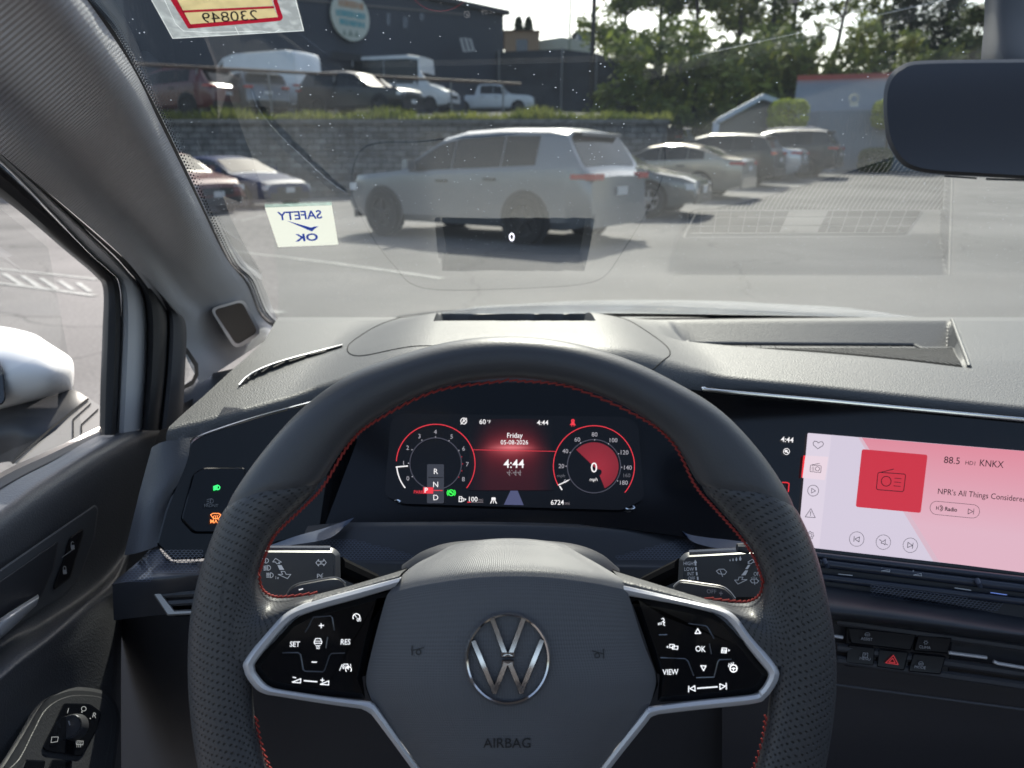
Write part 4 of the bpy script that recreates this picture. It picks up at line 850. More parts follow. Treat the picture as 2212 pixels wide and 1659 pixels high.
# thumb rests flowing from the rim into the spokes
A_ = [(505,1160,.4065),(480,1250,.4044),(476,1340,.4044),(500,1420,.4054),(560,1415,.4075),(640,1335,.4125),(676,1308,.416)]
M_ = [(535,1185,.4085),(520,1255,.406),(525,1320,.4065),(545,1355,.407),(590,1337,.410),(640,1310,.415),(680,1297,.421)]
Mb = [(544,1190,.412),(546,1248,.411),(555,1296,.412),(572,1316,.414),(604,1312,.417),(645,1298,.420),(683,1289,.425)]
E_ = [(550,1195,.424),(557,1240,.425),(567,1275,.428),(591,1291,.430),(624,1292,.432),(656,1288,.433),(686,1283,.434)]
for mir_, dy in ((0,0),(1,11)):
    f = (lambda r: [(2208-x, y+dy, d) for x, y, d in r]) if mir_ else (lambda r: r)
    b = MB(); b.loft([f(A_), f(M_), f(Mb), f(E_)], 40, 22, .115, .05, flip=bool(mir_)); b.build('thumb_rest', PERF, sw)
# red thread
def stitch(path, n, amp=2.3, r=.00058, dk=.417):
    b = MB(); P = cr(path, n*2+1)
    for i in range(n):
        a, m = P[2*i], P[2*i+2]; d = (a[2] if len(a) > 2 else dk); e = (m[2] if len(m) > 2 else dk)
        tx, ty = m[0]-a[0], m[1]-a[1]; L_ = math.hypot(tx, ty) or 1; nx, ny = -ty/L_*amp, tx/L_*amp
        b.tube([pt(a[0]+nx, a[1]+ny, d), pt((a[0]+m[0])/2, (a[1]+m[1])/2, d-.0006), pt(m[0]+tx*.12-nx, m[1]+ty*.12-ny, e)], r, 5)
    return b
DS = .4165
sp_l = [(1100,821),(941,845),(809,911),(754,960),(698,1050),(656,1095),(597,1152),(575,1194),(559,1238)]; sp_r = [(1100,821),(1232,836),(1383,902),(1455,960),(1501,1048),(1546,1101),(1601,1163),(1630,1207),(1648,1257)]
stitch([(*p, DS) for p in sp_l], 62).build('stitching', RED, sw); stitch([(*p, DS) for p in sp_r], 62).build('stitching', RED, sw)
tl = [(559,1238,.4225),(566,1272,.425),(589,1288,.427),(626,1288,.4285),(684,1281,.430)]
stitch(tl, 14, 2.0, .0006).build('stitching', RED, sw); stitch([(2208-x, y+10, d) for x, y, d in tl], 14, 2.0, .0006).build('stitching', RED, sw)
stitch([(551,1545,.4175),(560,1600,.4175),(580,1657,.4175),(600,1690,.4175)], 13, 4.5).build('stitching', RED, sw); stitch([(1656,1545,.4175),(1648,1600,.4175),(1630,1657,.4175),(1612,1690,.4175)], 13, 4.5).build('stitching', RED, sw)
# spoke tops
b = MB(); b.loft([[(672,1310,.4165),(760,1280,.425),(862,1250,.433)], [(674,1296,.418),(760,1270,.4275),(866,1240,.4355)], [(684,1284,.430),(765,1263,.445),(882,1228,.458)], [(690,1290,.445),(770,1275,.46),(885,1245,.475)]], 24, 16); b.build('spoke_top', PLASTIC, sw)
b = MB(); b.loft([[(1536,1312,.4165),(1450,1291,.425),(1346,1264,.433)], [(1534,1305,.418),(1450,1280,.4275),(1340,1252,.4355)], [(1524,1294,.430),(1445,1270,.445),(1322,1232,.458)], [(1518,1300,.445),(1440,1282,.46),(1320,1250,.475)]], 24, 16, flip=True); b.build('spoke_top', PLASTIC, sw)
# silver bezels
BZ = Pl((540,1440,.4060),(850,1260,.4300),(850,1530,.4300)); BZR = Pl((1668,1455,.4060),(1355,1275,.4300),(1355,1540,.4300))
def bezel(O, I, f, leg_o, leg_i, flip):
    n = 70; O, I = cr(O, n), cr(I, n); b = MB()
    def rows(O, I, w=None):
        rr = []
        for t, dd_ in ((0,.009),(0,.0025),(.10,.0004),(.45,-.0012),(.85,.0002),(1,.002),(1,.008)):
            rr.append([pt(p[0]*(1-t)+q[0]*t, p[1]*(1-t)+q[1]*t, f(p[0], p[1])+dd_) for p, q in zip(O, I)])
        return rr
    b.grid(rows(O, I), flip=flip); b.grid(rows(cr(leg_o, 30), cr(leg_i, 30)), flip=flip); return b
OL = [(868,1246),(760,1275),(700,1291),(645,1308),(602,1334),(552,1391),(526,1430),(527,1448),(533,1464),(552,1488),(572,1499),(600,1504),(700,1520),(800,1534)]
IL = [(852,1270),(760,1297),(705,1312),(660,1326),(626,1344),(580,1395),(552,1432),(551,1443),(554,1453),(570,1473),(584,1483),(606,1489),(700,1503),(802,1515)]
bezel(OL, IL, BZ, [(780,1531),(797,1540),(812,1556),(888,1659),(965,1765)], [(780,1513),(802,1517),(822,1537),(908,1659),(985,1765)], False).build('silver_bezel', SATIN, sw)
OR = [(1340,1262),(1450,1288),(1500,1299),(1551,1311),(1590,1330),(1628,1376),(1668,1424),(1681,1446),(1683,1462),(1672,1486),(1655,1507),(1628,1520),(1500,1534),(1398,1546)]
IR = [(1350,1286),(1450,1303),(1500,1314),(1545,1326),(1572,1342),(1606,1387),(1643,1433),(1657,1450),(1659,1461),(1651,1478),(1640,1491),(1624,1500),(1500,1513),(1400,1526)]
bezel(OR, IR, BZR, [(1420,1544),(1406,1550),(1392,1568),(1320,1659),(1245,1765)], [(1420,1525),(1400,1528),(1382,1548),(1295,1659),(1222,1765)], True).build('silver_bezel', SATIN, sw)
# glossy button panels
def panel(P, f): b = MB(); b.plate(P, lambda x, y: f(x, y)+.0025, .012, 0, .0035); return b
panel(IL[1:-1]+[(789,1510),(783,1464),(798,1394),(826,1297),(838,1277)], BZ).build('button_panel', GLOSS, sw)
panel(IR[1:-1]+[(1420,1516),(1425,1460),(1396,1385),(1367,1300),(1360,1290)], BZR).build('button_panel', GLOSS, sw)
c = cL; BS = lambda x, y: BZ(x, y)+.0025
b = MB()
b.text('SET', 662, 1011, 11, BS, c=c, ey=(-.08,1), bold=.012, sx=.88); b.text('RES', 1142, 990, 11.5, BS, c=c, ey=(-.08,1), bold=.012, sx=.84)
b.stroke(tr(c,(893,836),(935,834)), 2.2, BS); b.stroke(tr(c,(912,816),(912,858)), 2.2, BS); b.stroke(tr(c,(824,1181),(868,1182)), 2.6, BS)
b.stroke(tr(c,(750,1358),(872,1368)), 2.8, BS)
for x, y in ((638,1372),(904,1392)): b.stroke(tr(c,(x,y),(x+80,y-32),(x+78,y+6),(x,y)), 2.2, BS)
b.stroke(tr(c,(644,1325),(672,1330)), 2.2, BS); b.stroke(tr(c,(906,1352),(940,1354)), 2, BS); b.stroke(tr(c,(924,1336),(922,1370)), 2, BS)
x, y = c(1246,756); b.circ(x, y, 7.4, 1.7, BS, 150, 400); b.stroke([(x,y),(x-3,y-4)], 1.8, BS); b.text('0/I', 1270, 779, 7.5, BS, c=c, bold=.015, sx=.85)
def caric(b, x, y, s, f, near=.0005, wd=1.7): b.stroke([(x-8*s,y+4*s),(x-8*s,y),(x-5*s,y-6*s),(x+5*s,y-6*s),(x+8*s,y),(x+8*s,y+4*s),(x-8*s,y+4*s)], wd, f, near=near); b.stroke([(x-7*s,y-.5*s),(x+7*s,y-.5*s)], wd*.8, f, near=near); b.stroke([(x-6.5*s,y+4*s),(x-6.5*s,y+6.5*s)], wd, f, near=near); b.stroke([(x+6.5*s,y+4*s),(x+6.5*s,y+6.5*s)], wd, f, near=near)
x, y = c(882,985); caric(b, x, y, 1, BS)
for k, w_ in enumerate((7,5.5,4.5)): b.stroke([(x-w_/1.4,y+9+3.2*k),(x+w_/1.4,y+9+3.2*k)], 1.6, BS)
x, y = c(1145,1222); caric(b, x, y, .8, BS); b.circ(x+6, y+7, 6.2, 1.6, BS, 140, 400); b.stroke([(x+6,y+7),(x+3,y+3)], 1.5, BS)
for P in ([(-8,-4),(-13,9)],[(10,-5),(11,0)]): b.stroke([(x+p, y+q) for p, q in P], 1.6, BS)
b.build('button_lettering', WHITEINK, sw, smooth=False)
b = MB()
for P in ([(815,790),(840,755),(1000,742),(1016,760),(1036,880)], [(975,942),(958,1048)], [(545,1092),(690,1090),(716,1110),(740,1250),(760,1266),(925,1272),(945,1255),(990,1120),(1010,1098),(1135,1094)], [(760,895),(800,830),(816,790)]): b.tube([pt(*c(*q), BS(*c(*q))+.0002) for q in P], .00045, 5)
b.build('button_edge', mat('button_edge_gloss', (.10,.11,.13), .15, .3), sw)
c = cM; BS2 = lambda x, y: BZR(x, y)+.0025
b = MB()
b.text('OK', 834, 1056, 12, BS2, c=c, ex=(.995,.05), bold=.012, sx=.86); b.text('VIEW', 550, 1275, 11.5, BS2, c=c, ex=(.998,-.03), bold=.012, sx=.84)
b.stroke(tr(c,(808,866),(836,908),(784,910)), 2.4, BS2, closed=True); b.stroke(tr(c,(838,1216),(886,1218),(864,1262)), 2.4, BS2, closed=True)
for x, y, s in ((562,1036,-1),(1058,1070,1)):
    b.stroke(tr(c,(x-18,y-22),(x+24,y-20),(x+24,y+10),(x-20,y+8)), 1.9, BS2, closed=True); b.stroke(tr(c,(x+8,y-6),(x+58,y-4),(x+56,y+24),(x+6,y+22)) if s < 0 else tr(c,(x-22,y-4),(x+20,y-2),(x+20,y+24),(x-24,y+22)), 1.9, BS2, closed=True)
    q = (510,1038) if s < 0 else (1116,1070); b.plate(tr(c,(q[0],q[1]),(q[0]-18*s,q[1]-12),(q[0]-18*s,q[1]+12)), BS2, 0, .0006)
b.stroke(tr(c,(806,1430),(994,1416)), 3, BS2)
b.stroke(tr(c,(724,1410),(722,1464)), 2.4, BS2); b.stroke(tr(c,(780,1405),(784,1456),(736,1434)), 2.2, BS2, closed=True)
b.stroke(tr(c,(1078,1382),(1080,1438)), 2.4, BS2); b.stroke(tr(c,(1018,1388),(1020,1440),(1068,1410)), 2.2, BS2, closed=True)
x, y = c(1148,1242); b.circ(x, y, 7.6, 2.2, BS2); b.disc(x, y, 2.6, BS2, 8); b.stroke([(x-7,y),(x+7,y)], 1.8, BS2); b.stroke([(x,y),(x,y+7)], 1.8, BS2)
for k in range(3): X = x-10+4.5*k; b.stroke([(X,y-3-1.5*k),(X-1.5,y-6-1.5*k),(X+1,y-8-1.5*k),(X,y-11-k)], 1.5, BS2)
x, y = c(478,800); b.stroke([(x+1,y-8),(x+3,y-3),(x-1,y),(x+4,y+1),(x+1,y+5),(x+4,y+8)], 1.8, BS2); b.stroke([(x-3,y-6),(x+1,y-8)], 1.6, BS2)
for k in range(3): b.stroke([(x-4-3*k,y+1+k),(x-3.4-3*k,y+6+.3*k)], 1.6, BS2)
b.build('button_lettering', WHITEINK, sw, smooth=False)
b = MB()
for P in ([(440,922),(520,920)], [(720,815),(800,825),(880,836),(900,848),(962,958)], [(918,1004),(938,1104)], [(455,1138),(690,1148),(716,1172),(770,1310)], [(795,1328),(965,1322)], [(965,1318),(1002,1175),(1015,1158),(1130,1154)]): b.tube([pt(*c(*q), BS2(*c(*q))+.0002) for q in P], .00045, 5)
b.build('button_edge', mat('button_edge_gloss'), sw)
# airbag cover
ab = MB()
def arow(l, r, yl, ym, yr, de, dm):
    de -= .010; dm -= .010; xs_ = (0,.035,.14,.32,.5,.68,.86,.965,1); return [(l+(r-l)*t, (yl*(1-t)+yr*t)+(ym-(yl+yr)/2)*(1-(2*t-1)**2), dm+(de-dm)*abs(2*t-1)**2.6) for t in xs_]
ab.loft([arow(1000,1250,1200,1195,1205,.505,.498), arow(985,1216,1176,1163,1175,.486,.476), arow(938,1254,1198,1180,1197,.470,.4625), arow(893,1298,1222,1201,1222,.458,.4505), arow(858,1342,1254,1222,1250,.446,.4385),
         arow(843,1352,1276,1240,1270,.441,.4335), arow(832,1360,1298,1268,1292,.440,.4315), arow(806,1389,1394,1392,1386,.4395,.4275), arow(791,1416,1466,1468,1458,.4395,.4255), arow(800,1411,1506,1508,1500,.4395,.4255), arow(818,1396,1537,1540,1533,.4395,.426),
         arow(862,1346,1597,1600,1596,.4405,.427), arow(907,1297,1658,1662,1658,.442,.4285), arow(985,1222,1765,1770,1765,.446,.434)], 90, 110, 150, 150)
ab.build('airbag_cover', GRAIN, sw, label='grey dimpled airbag cover in the hub')
ad = dsurf(ab.bvh(), .43)
b = MB(); b.loft([[(790,1460,.452),(1104,1460,.46),(1418,1455,.452)], [(800,1510,.452),(1104,1512,.46),(1412,1504,.452)], [(905,1668,.455),(1104,1670,.46),(1300,1668,.455)], [(985,1785,.46),(1104,1785,.46),(1222,1785,.46)]], 20, 10); b.build('hub_back', VOID, sw)
b = MB(); b.loft([[(880,1225,.47),(835,1295,.452),(790,1460,.452)], [(820,1250,.47),(760,1330,.455),(720,1470,.455)], [(800,1260,.48),(740,1400,.47),(720,1510,.46)]], 16, 8); b.loft([[(1322,1228,.47),(1362,1295,.452),(1418,1455,.452)], [(1370,1250,.47),(1440,1330,.455),(1480,1470,.455)], [(1390,1260,.48),(1460,1400,.47),(1480,1510,.46)]], 16, 8); b.build('hub_gap', VOID, sw)
b = MB(); ta = lambda x, y: ad(x, y)
b.text('AIRBAG', 1096, 1605, 21, ta, near=.0006, sx=.98)
hn = lambda x, y: b.stroke([(x-12,y-10),(x-12,y+11)], 2.4, ta, near=.0006)
for x, y, s in ((902,1405,1),(1292,1412,-1)): b.stroke([(x-12*s,y-10),(x-12*s,y+10)], 2.2, ta, near=.0006); b.stroke([(x-10*s,y),(x+13*s,y-6)], 2.0, ta, near=.0006); b.circ(x+2*s, y+4, 5, 1.8, ta, near=.0006)
b.build('embossed_lettering', mat('embossed_plastic', (.014,.014,.016), .5), sw, smooth=False)
# emblem
b = MB(); ex_, ey_ = 1097, 1424
rows = []
for t, dd_ in ((101.5,.001),(100.5,-.0022),(96.5,-.0036),(92.4,-.0030),(91.4,0)):
    k = t/101; rows.append([pt(ex_+93.5*k*math.cos(2*math.pi*i/72), ey_+102*k*math.sin(2*math.pi*i/72), ad(ex_+93.5*math.cos(2*math.pi*i/72), ey_+102*math.sin(2*math.pi*i/72))+dd_) for i in range(72)])
b.grid(rows, closed_u=True)
c = cH
def bar(a, e, wd):
    (x0, y0), (x1, y1) = c(*a), c(*e); t = Vector((x1-x0, y1-y0)); L_ = t.length; t /= L_; n = Vector((-t.y, t.x)); rows = []
    for s_, dd_ in ((-.5,.0008),(-.5,-.0020),(-.36,-.0032),(.36,-.0032),(.5,-.0020),(.5,.0008)):
        rows.append([pt(x0+t.x*L_*k+n.x*wd*s_, y0+t.y*L_*k+n.y*wd*s_, ad(x0+t.x*L_*k, y0+t.y*L_*k)+dd_) for k in (0,.25,.5,.75,1)])
    b.grid(rows)
for a, e in (((1035,735),(1118,962)),((1230,735),(1146,962)),((1092,958),(1172,958)),((918,872),(1052,1195)),((1345,866),(1212,1195)),((1046,1198),(1120,1010)),((1218,1198),(1144,1010)),((1096,1010),(1168,1010))): bar(a, e, 13.5)
b.build('emblem', DARKCHROME, sw, angle=25, label='round dark chrome maker emblem with V over W')

# ---- stalks and shift paddles
def stalk(name, body, arm, arm_r, f, lab):
    root = empty(name, pt(*body[0], f(*body[0])), car, lab)
    b = MB(); b.plate(body, f, .022, 0, .0035); b.build('stalk_body', mat('stalk_plastic', (.022,.024,.028), .33), root)
    b = MB(); P = [q for q in body]; b.tube([pt(x, y+2, f(x, y)+.003) for x, y in body[:2]], .0022, 8); b.build('stalk_highlight', mat('stalk_highlight_metal', (.20,.20,.21), .2, .8), root)  # bright metal tube added as the highlight along the stalk's top
    b = MB(); b.tube([pt(*arm[0], f(*arm[0])+.012), pt(*arm[1], f(*arm[1])+.05)], arm_r, 10); b.build('stalk_arm', VOID, root); return root
SL = Pl((560,1220,.50),(734,1220,.52),(640,1300,.495)); SRP = Pl((1650,1240,.50),(1467,1230,.52),(1560,1320,.495))
r1 = stalk('turn_signal_stalk', rounded([(480,1183),(722,1183),(735,1196),(736,1262),(728,1300),(480,1300)], [0,12,6,6,8,0]), [(728,1222),(806,1258)], .007, SL, 'turn signal stalk with white light symbols, left behind the wheel')
c = cL; b = MB()
for k, (x, y) in enumerate(((385,220),(405,288),(430,358))): X, Y = c(x, y); lamp(b, X, Y, 1.05, SL, 4 if k else 3, 1 if k == 1 else 0, near=.0006, wd=1.5)
b.text('1x', 492, 380, 6.5, SL, c=c, near=.0006); b.text('P', 884, 366, 9.5, SL, c=c, near=.0006)
for a in (-35, 0, 35): X, Y = c(902,366); b.stroke([(X+1,Y+a*.03),(X+6,Y+a*.16)], 1.2, SL, near=.0006)
b.stroke(tr(c,(480,198),(452,232),(478,232),(490,248),(520,248),(508,234),(536,234)), 1.4, SL, closed=True, near=.0006)
b.plate(tr(c,(497,262),(535,262),(562,306),(518,308)), SL, 0, .0006)
b.stroke(tr(c,(532,322),(566,322),(580,350),(624,350),(592,390),(504,350),(546,350)), 1.4, SL, closed=True, near=.0006)
b.stroke(tr(c,(862,240),(888,208),(888,226),(906,226),(906,254),(888,254),(888,272)), 1.5, SL, closed=True, near=.0006); b.stroke(tr(c,(960,238),(936,206),(936,224),(918,224),(918,254),(936,254),(936,270)), 1.5, SL, closed=True, near=.0006)
b.build('stalk_symbols', GREYINK, r1, smooth=False)
r2 = stalk('wiper_stalk', rounded([(1725,1180),(1480,1193),(1467,1207),(1464,1262),(1472,1300),(1725,1300)], [0,12,6,6,8,0]), [(1474,1226),(1396,1264)], .007, SRP, 'wiper stalk with HIGH LOW INT OFF scale, right behind the wheel')
c = cM; b = MB()
for s_, x, y in (('HIGH',720,246),('LOW',726,300),('INT',742,344),('OFF',750,388)): b.text(s_, x, y, 7.6, SRP, c=c, near=.0006, sx=.82)
b.text('OFF', 1373, 345, 7.6, SRP, c=c, near=.0006, sx=.85)
b.plate(tr(c,(785,210),(804,242),(794,242),(796,266),(780,266),(778,242),(769,242)), SRP, 0, .0006)
for x, y in ((792,296),(799,343),(808,388)): b.plate(tr(c,(x-8,y-16),(x+6,y-16),(x+9,y+16),(x-6,y+16)), SRP, 0, .0006)
b.stroke(tr(c,(985,318),(1010,302),(1056,300),(1083,326),(1064,350),(1008,344)), 1.5, SRP, closed=True, near=.0006); b.stroke(tr(c,(1022,312),(1044,370)), 1.5, SRP, near=.0006)
for k, (x, y) in enumerate(((1115,218),(1143,214),(1175,210),(1212,204))): X, Y = c(x, y); s = 1.3+.45*k; b.plate([(X,Y-2.6*s),(X+.9*s,Y-.3*s),(X+.7*s,Y+1.1*s),(X,Y+1.5*s),(X-.7*s,Y+1.1*s),(X-.9*s,Y-.3*s)], SRP, 0, .0006)
b.stroke(tr(c,(1328,206),(1346,236),(1326,236),(1318,248),(1284,248),(1296,234),(1282,234)), 1.4, SRP, closed=True, near=.0006)
b.plate(tr(c,(1286,260),(1308,260),(1282,300),(1258,300)), SRP, 0, .0006); b.plate(tr(c,(1258,312),(1286,312),(1262,358),(1220,360)), SRP, 0, .0006)
b.stroke(tr(c,(1200,376),(1238,376),(1226,400),(1276,400),(1190,442),(1158,404),(1192,404)), 1.4, SRP, closed=True, near=.0006)
b.stroke(tr(c,(1376,262),(1402,262),(1420,290),(1408,302),(1374,298)), 1.4, SRP, closed=True, near=.0006)
b.stroke(tr(c,(1306,408),(1326,394),(1366,394),(1386,412),(1370,432),(1322,430)), 1.4, SRP, closed=True, near=.0006); b.stroke(tr(c,(1342,396),(1350,448)), 1.3, SRP, near=.0006)
for x, y in ((1318,384),(1334,376),(1350,376),(1366,384)): b.disc(*c(x, y), 1, SRP, 6, near=.0006)
b.build('stalk_symbols', GREYINK, r2, smooth=False)
b = MB(); b.tube([pt(1592,1183,.50), pt(1606,1184,.50), pt(1618,1188,.50)], [.0028,.0036,.003], 8); b.build('stalk_button', SOFT, r2)
PDL = Pl((618,1290,.452),(746,1260,.466),(680,1320,.456)); PDR = Pl((1588,1295,.452),(1453,1270,.466),(1520,1330,.456))
b = MB(); b.plate(cr([(612,1330),(617,1290),(625,1273),(642,1262),(680,1254),(716,1248),(734,1250),(747,1262),(752,1290),(748,1330)], 40, True), PDL, .004, 0, .0012); pdl = b.build('shift_paddle', mat('paddle_plastic', (.075,.075,.078), .35, .3), sw)
for P_, f_ in (([(620,1284),(628,1272),(643,1262),(680,1254),(716,1248),(733,1250),(746,1260)], PDL), ([(1455,1268),(1464,1259),(1476,1255),(1520,1261),(1558,1267),(1575,1277),(1588,1293)], PDR)): b = MB(); b.tube([pt(x, y, f_(x, y)-.0002) for x, y in cr(P_, 30)], .0006, 6); b.build('paddle_highlight', mat('paddle_highlight_metal', (.35,.34,.33), .3, .7), sw)  # light grey tube paints the thin highlight along each paddle's upper edge
b = MB(); b.stroke([(646,1274),(654,1272)], 2.2, PDL, near=.001); b.build('minus_mark', WHITEINK, pdl, smooth=False); OFF[pdl.name] = OFF[sw.name]
b = MB(); b.plate(cr([(1446,1330),(1450,1290),(1454,1270),(1463,1259),(1475,1255),(1520,1261),(1558,1267),(1576,1278),(1588,1294),(1594,1330)], 40, True), PDR, .004, 0, .0012); pdr = b.build('shift_paddle', mat('paddle_plastic'), sw)
b = MB(); b.text('OFF', 1537, 1277.5, 8.5, PDR, near=.001, ex=(.99,.06)); b.stroke([(1554,1281),(1561,1282)], 1.6, PDR, near=.001); b.stroke([(1557.5,1278),(1557,1286)], 1.6, PDR, near=.001); b.build('paddle_lettering', mat('pale_print', (.6,.55,.53), .5), pdr, smooth=False)

# ---- rear view mirror, hanging from the glass
rm = empty('rear_view_mirror', pt(2100,250,.36), car, 'dark frameless rear view mirror on a grey mount')
MP = lambda x, y: .36-.00002*(x-1900)
mo = [(1908,225),(1911,190),(1922,162),(1944,143),(1981,132),(2100,129),(2300,128),(2560,134),(2560,395),(2300,390),(2110,381),(2025,376),(1974,368),(1943,350),(1919,312),(1911,270)]
b = MB(); b.plate(cr(mo, 90, True), MP, .022, 0, .0035); b.build('mirror_housing', mat('mirror_housing_gloss', (.085,.088,.095), .3), rm)
b = MB(); mi = [(1106+(x-1106), y) for x, y in [(1916,225),(1919,192),(1930,167),(1950,150),(1983,139),(2100,136),(2300,135),(2550,140),(2550,388),(2300,383),(2110,373),(2027,368),(1980,360),(1951,343),(1928,308),(1919,268)]]
b.plate(cr(mi, 90, True), MP, .001, .0005); b.build('mirror_glass', mat('mirror_cabin_tone', (.060,.066,.080), .22, .0, spec=.5), rm)  # flat dark colour stands in for the reflection of the dark cabin
b = MB(); b.loft([[(2128,-60,.40),(2180,-70,.39),(2260,-70,.40),(2330,-60,.42)], [(2126,40,.40),(2170,30,.385),(2260,40,.395),(2330,40,.42)], [(2119,128,.395),(2170,126,.375),(2250,135,.38),(2330,135,.41)], [(2119,170,.395),(2170,160,.38),(2250,165,.385),(2330,160,.41)]], 20, 16); b.build('mirror_mount', mat('mount_plastic', (.09,.09,.095), .5), rm)
b = MB(); b.plate([(2040,378),(2110,383),(2110,387),(2040,382)], lambda x, y: MP(x, y)+.004, .01); b.plate([(2130,384),(2260,388),(2260,393),(2130,389)], lambda x, y: MP(x, y)+.004, .01); b.build('mirror_tab', SOFT, rm)

# ---- cabin around us: headliner, right side, seats and rear, so that glossy parts mirror a cabin
CABIN = mat('cabin_trim', (.16,.145,.13), .8)
hl = MB(); hz_ = lambda x, y: EYE+Vector((x, y, .17-.05*abs((x-.36)/.72)**3+.02*min(1, (y-.2)/-.4)))
for xr, ysq in (([-.36,-.25,-.13], (.22,0,-.5,-1,-1.6,-2.1)), ([.85,.95,1.08], (.22,0,-.5,-1,-1.6,-2.1)), ([-.13,.1,.36,.6,.85], (.22,.12,.08)), ([-.13,.1,.36,.6,.85], (-.75,-1.2,-1.6,-2.1))): hl.grid([[hz_(x, y) for x in xr] for y in ysq])
b = MB(); b.grid([[hz_(x, y) for x in (-.13,.1,.36,.6,.85)] for y in (.08,-.3,-.75)]); b.build('added_sunroof_glass', dusty_glass('added_roof_glass', 0, 0), car)  # unseen sunroof, added to let more skylight into the cabin
hl.build('headliner', mat('headliner_cloth', (.42,.41,.40), .9), car)
b = MB()
b.box((-.5, -2.2, .25), (1.22, -2.14, 1.02)); b.box((1.13, -2.2, .2), (1.17, 1.0, .98)); b.box((-.49, -2.2, .2), (-.46, -.30, .98)); b.box((-.5, -2.2, .18), (1.2, 1.3, .22)); b.box((-.48, 1.02, .2), (1.17, 1.06, .88))
for X in (-.455, 1.13): b.box((X, -.55, .9), (X+.03, -.40, 1.40)); b.box((X, -2.2, .9), (X+.03, -1.7, 1.40))
b.build('cabin_lining', CABIN, car, smooth=False)
for X in (0, .72):
    st = empty('seat', (X, -.45, .3), car); b = MB(); r8 = lambda z, wd, y, t: [(X+wd*math.cos(a), y+t*math.sin(a), z) for a in [2*math.pi*i/20 for i in range(20)]]
    b.grid([r8(z, w_, y, t) for z, w_, y, t in ((.45,.01,-.42,.01),(.45,.24,-.42,.07),(.7,.25,-.47,.07),(.95,.23,-.52,.065),(1.08,.16,-.55,.05),(1.10,.02,-.55,.02))], closed_u=True); b.build('backrest', mat('seat_cloth', (.05,.05,.055), .85), st)
    b = MB(); b.grid([r8(z, w_, -.2, t) for z, w_, t in ((.25,.02,.02),(.25,.24,.25),(.43,.25,.26),(.46,.2,.2),(.46,.01,.01))], closed_u=True); b.build('seat_cushion', mat('seat_cloth'), st)
    b = MB(); b.grid([r8(z, w_, -.58, t) for z, w_, t in ((1.14,.01,.01),(1.14,.12,.05),(1.28,.12,.05),(1.31,.02,.02))], closed_u=True); b.build('headrest', mat('seat_cloth'), st)

# ---- stickers on the glass: things of their own
def sticker(name, lab, cat): return empty(name, pt(600, 100, gl(600, 100)) if 'oil' in name else pt(650, 485, gl(650, 485)), None, lab, cat)
os_ = sticker('oil_change_sticker', 'clear film sticker with red bordered cream tag at the top of the windshield', 'sticker')
c = cA; gs = lambda x, y: gl(x, y)*.998
def film(name, col, tr_, rough):
    m = bpy.data.materials.new(name); m.use_nodes = True; N = m.node_tree.nodes; Lk = m.node_tree.links.new; p = N['Principled BSDF']; p.inputs['Base Color'].default_value = (*col, 1); p.inputs['Roughness'].default_value = rough
    t = N.new('ShaderNodeBsdfTransparent'); x = N.new('ShaderNodeMixShader'); x.inputs[0].default_value = 1-tr_; Lk(t.outputs[0], x.inputs[1])
    tl_ = N.new('ShaderNodeBsdfTranslucent'); tl_.inputs[0].default_value = (*col, 1); y = N.new('ShaderNodeMixShader'); y.inputs[0].default_value = .5; Lk(p.outputs[0], y.inputs[1]); Lk(tl_.outputs[0], y.inputs[2])
    nz = N.new('ShaderNodeTexNoise'); nz.inputs['Scale'].default_value = 120; mr = N.new('ShaderNodeMapRange'); mr.inputs[1].default_value = .45; mr.inputs[2].default_value = .75; mr.inputs[3].default_value = 1-tr_; mr.inputs[4].default_value = min(1, (1-tr_)*1.8)
    tc = N.new('ShaderNodeTexCoord'); Lk(tc.outputs['Object'], nz.inputs[0]); Lk(nz.outputs[0], mr.inputs[0]); Lk(mr.outputs[0], x.inputs[0])
    Lk(y.outputs[0], x.inputs[2]); Lk(x.outputs[0], N['Material Output'].inputs[0]); return m
b = MB(); b.plate(tr(c,(890,-120),(955,0),(1090,245),(1921,196),(1870,0),(1830,-120)), lambda x, y: gl(x, y)*.9985, .0003); b.build('clear_film', film('clear_film', (.7,.75,.78), .62, .2), os_, smooth=False)
b = MB(); b.stroke(tr(c,(958,0),(1092,243),(1919,194),(1869,0)), 1.6, lambda x, y: gl(x, y)*.998, near=.0006); b.stroke(tr(c,(1485,168),(1510,218)), 1.3, gs, near=.0006)
b.stroke(tr(c,(1040,0),(1110,150),(1160,196),(1300,205),(1640,196),(1730,206),(1765,190)), 1.1, gs, near=.0006); b.build('film_edge', film('film_edge', (.9,.93,.95), .25, .3), os_, smooth=False)
TP = film('cream_paper', (.72,.60,.33), 0, .6); TR = film('red_print', (.42,.012,.035), 0, .6)
b = MB()
for P in ([(1020,-110),(1078,0),(1165,141),(1190,181),(1228,178),(1205,155),(1106,-28),(1060,-110)], [(1190,181),(1230,178),(1740,135),(1775,130),(1757,108),(1205,153)], [(1775,130),(1789,112),(1752,0),(1725,-110),(1690,-110),(1757,108)], [(1150,66),(1158,80),(1735,52),(1730,38)]): b.plate(tr(c,*P), gs, .0002, .0012)
b.build('tag_border', TR, os_, smooth=False)
b = MB(); b.plate(tr(c,(1060,-110),(1106,-28),(1152,66),(1728,36),(1708,-30),(1690,-110)), gs, .0002, .0012); b.plate(rounded(tr(c,(1160,80),(1205,155),(1757,108),(1732,50)), 3), gs, .0002, .0012); b.build('cream_field', TP, os_, smooth=False)
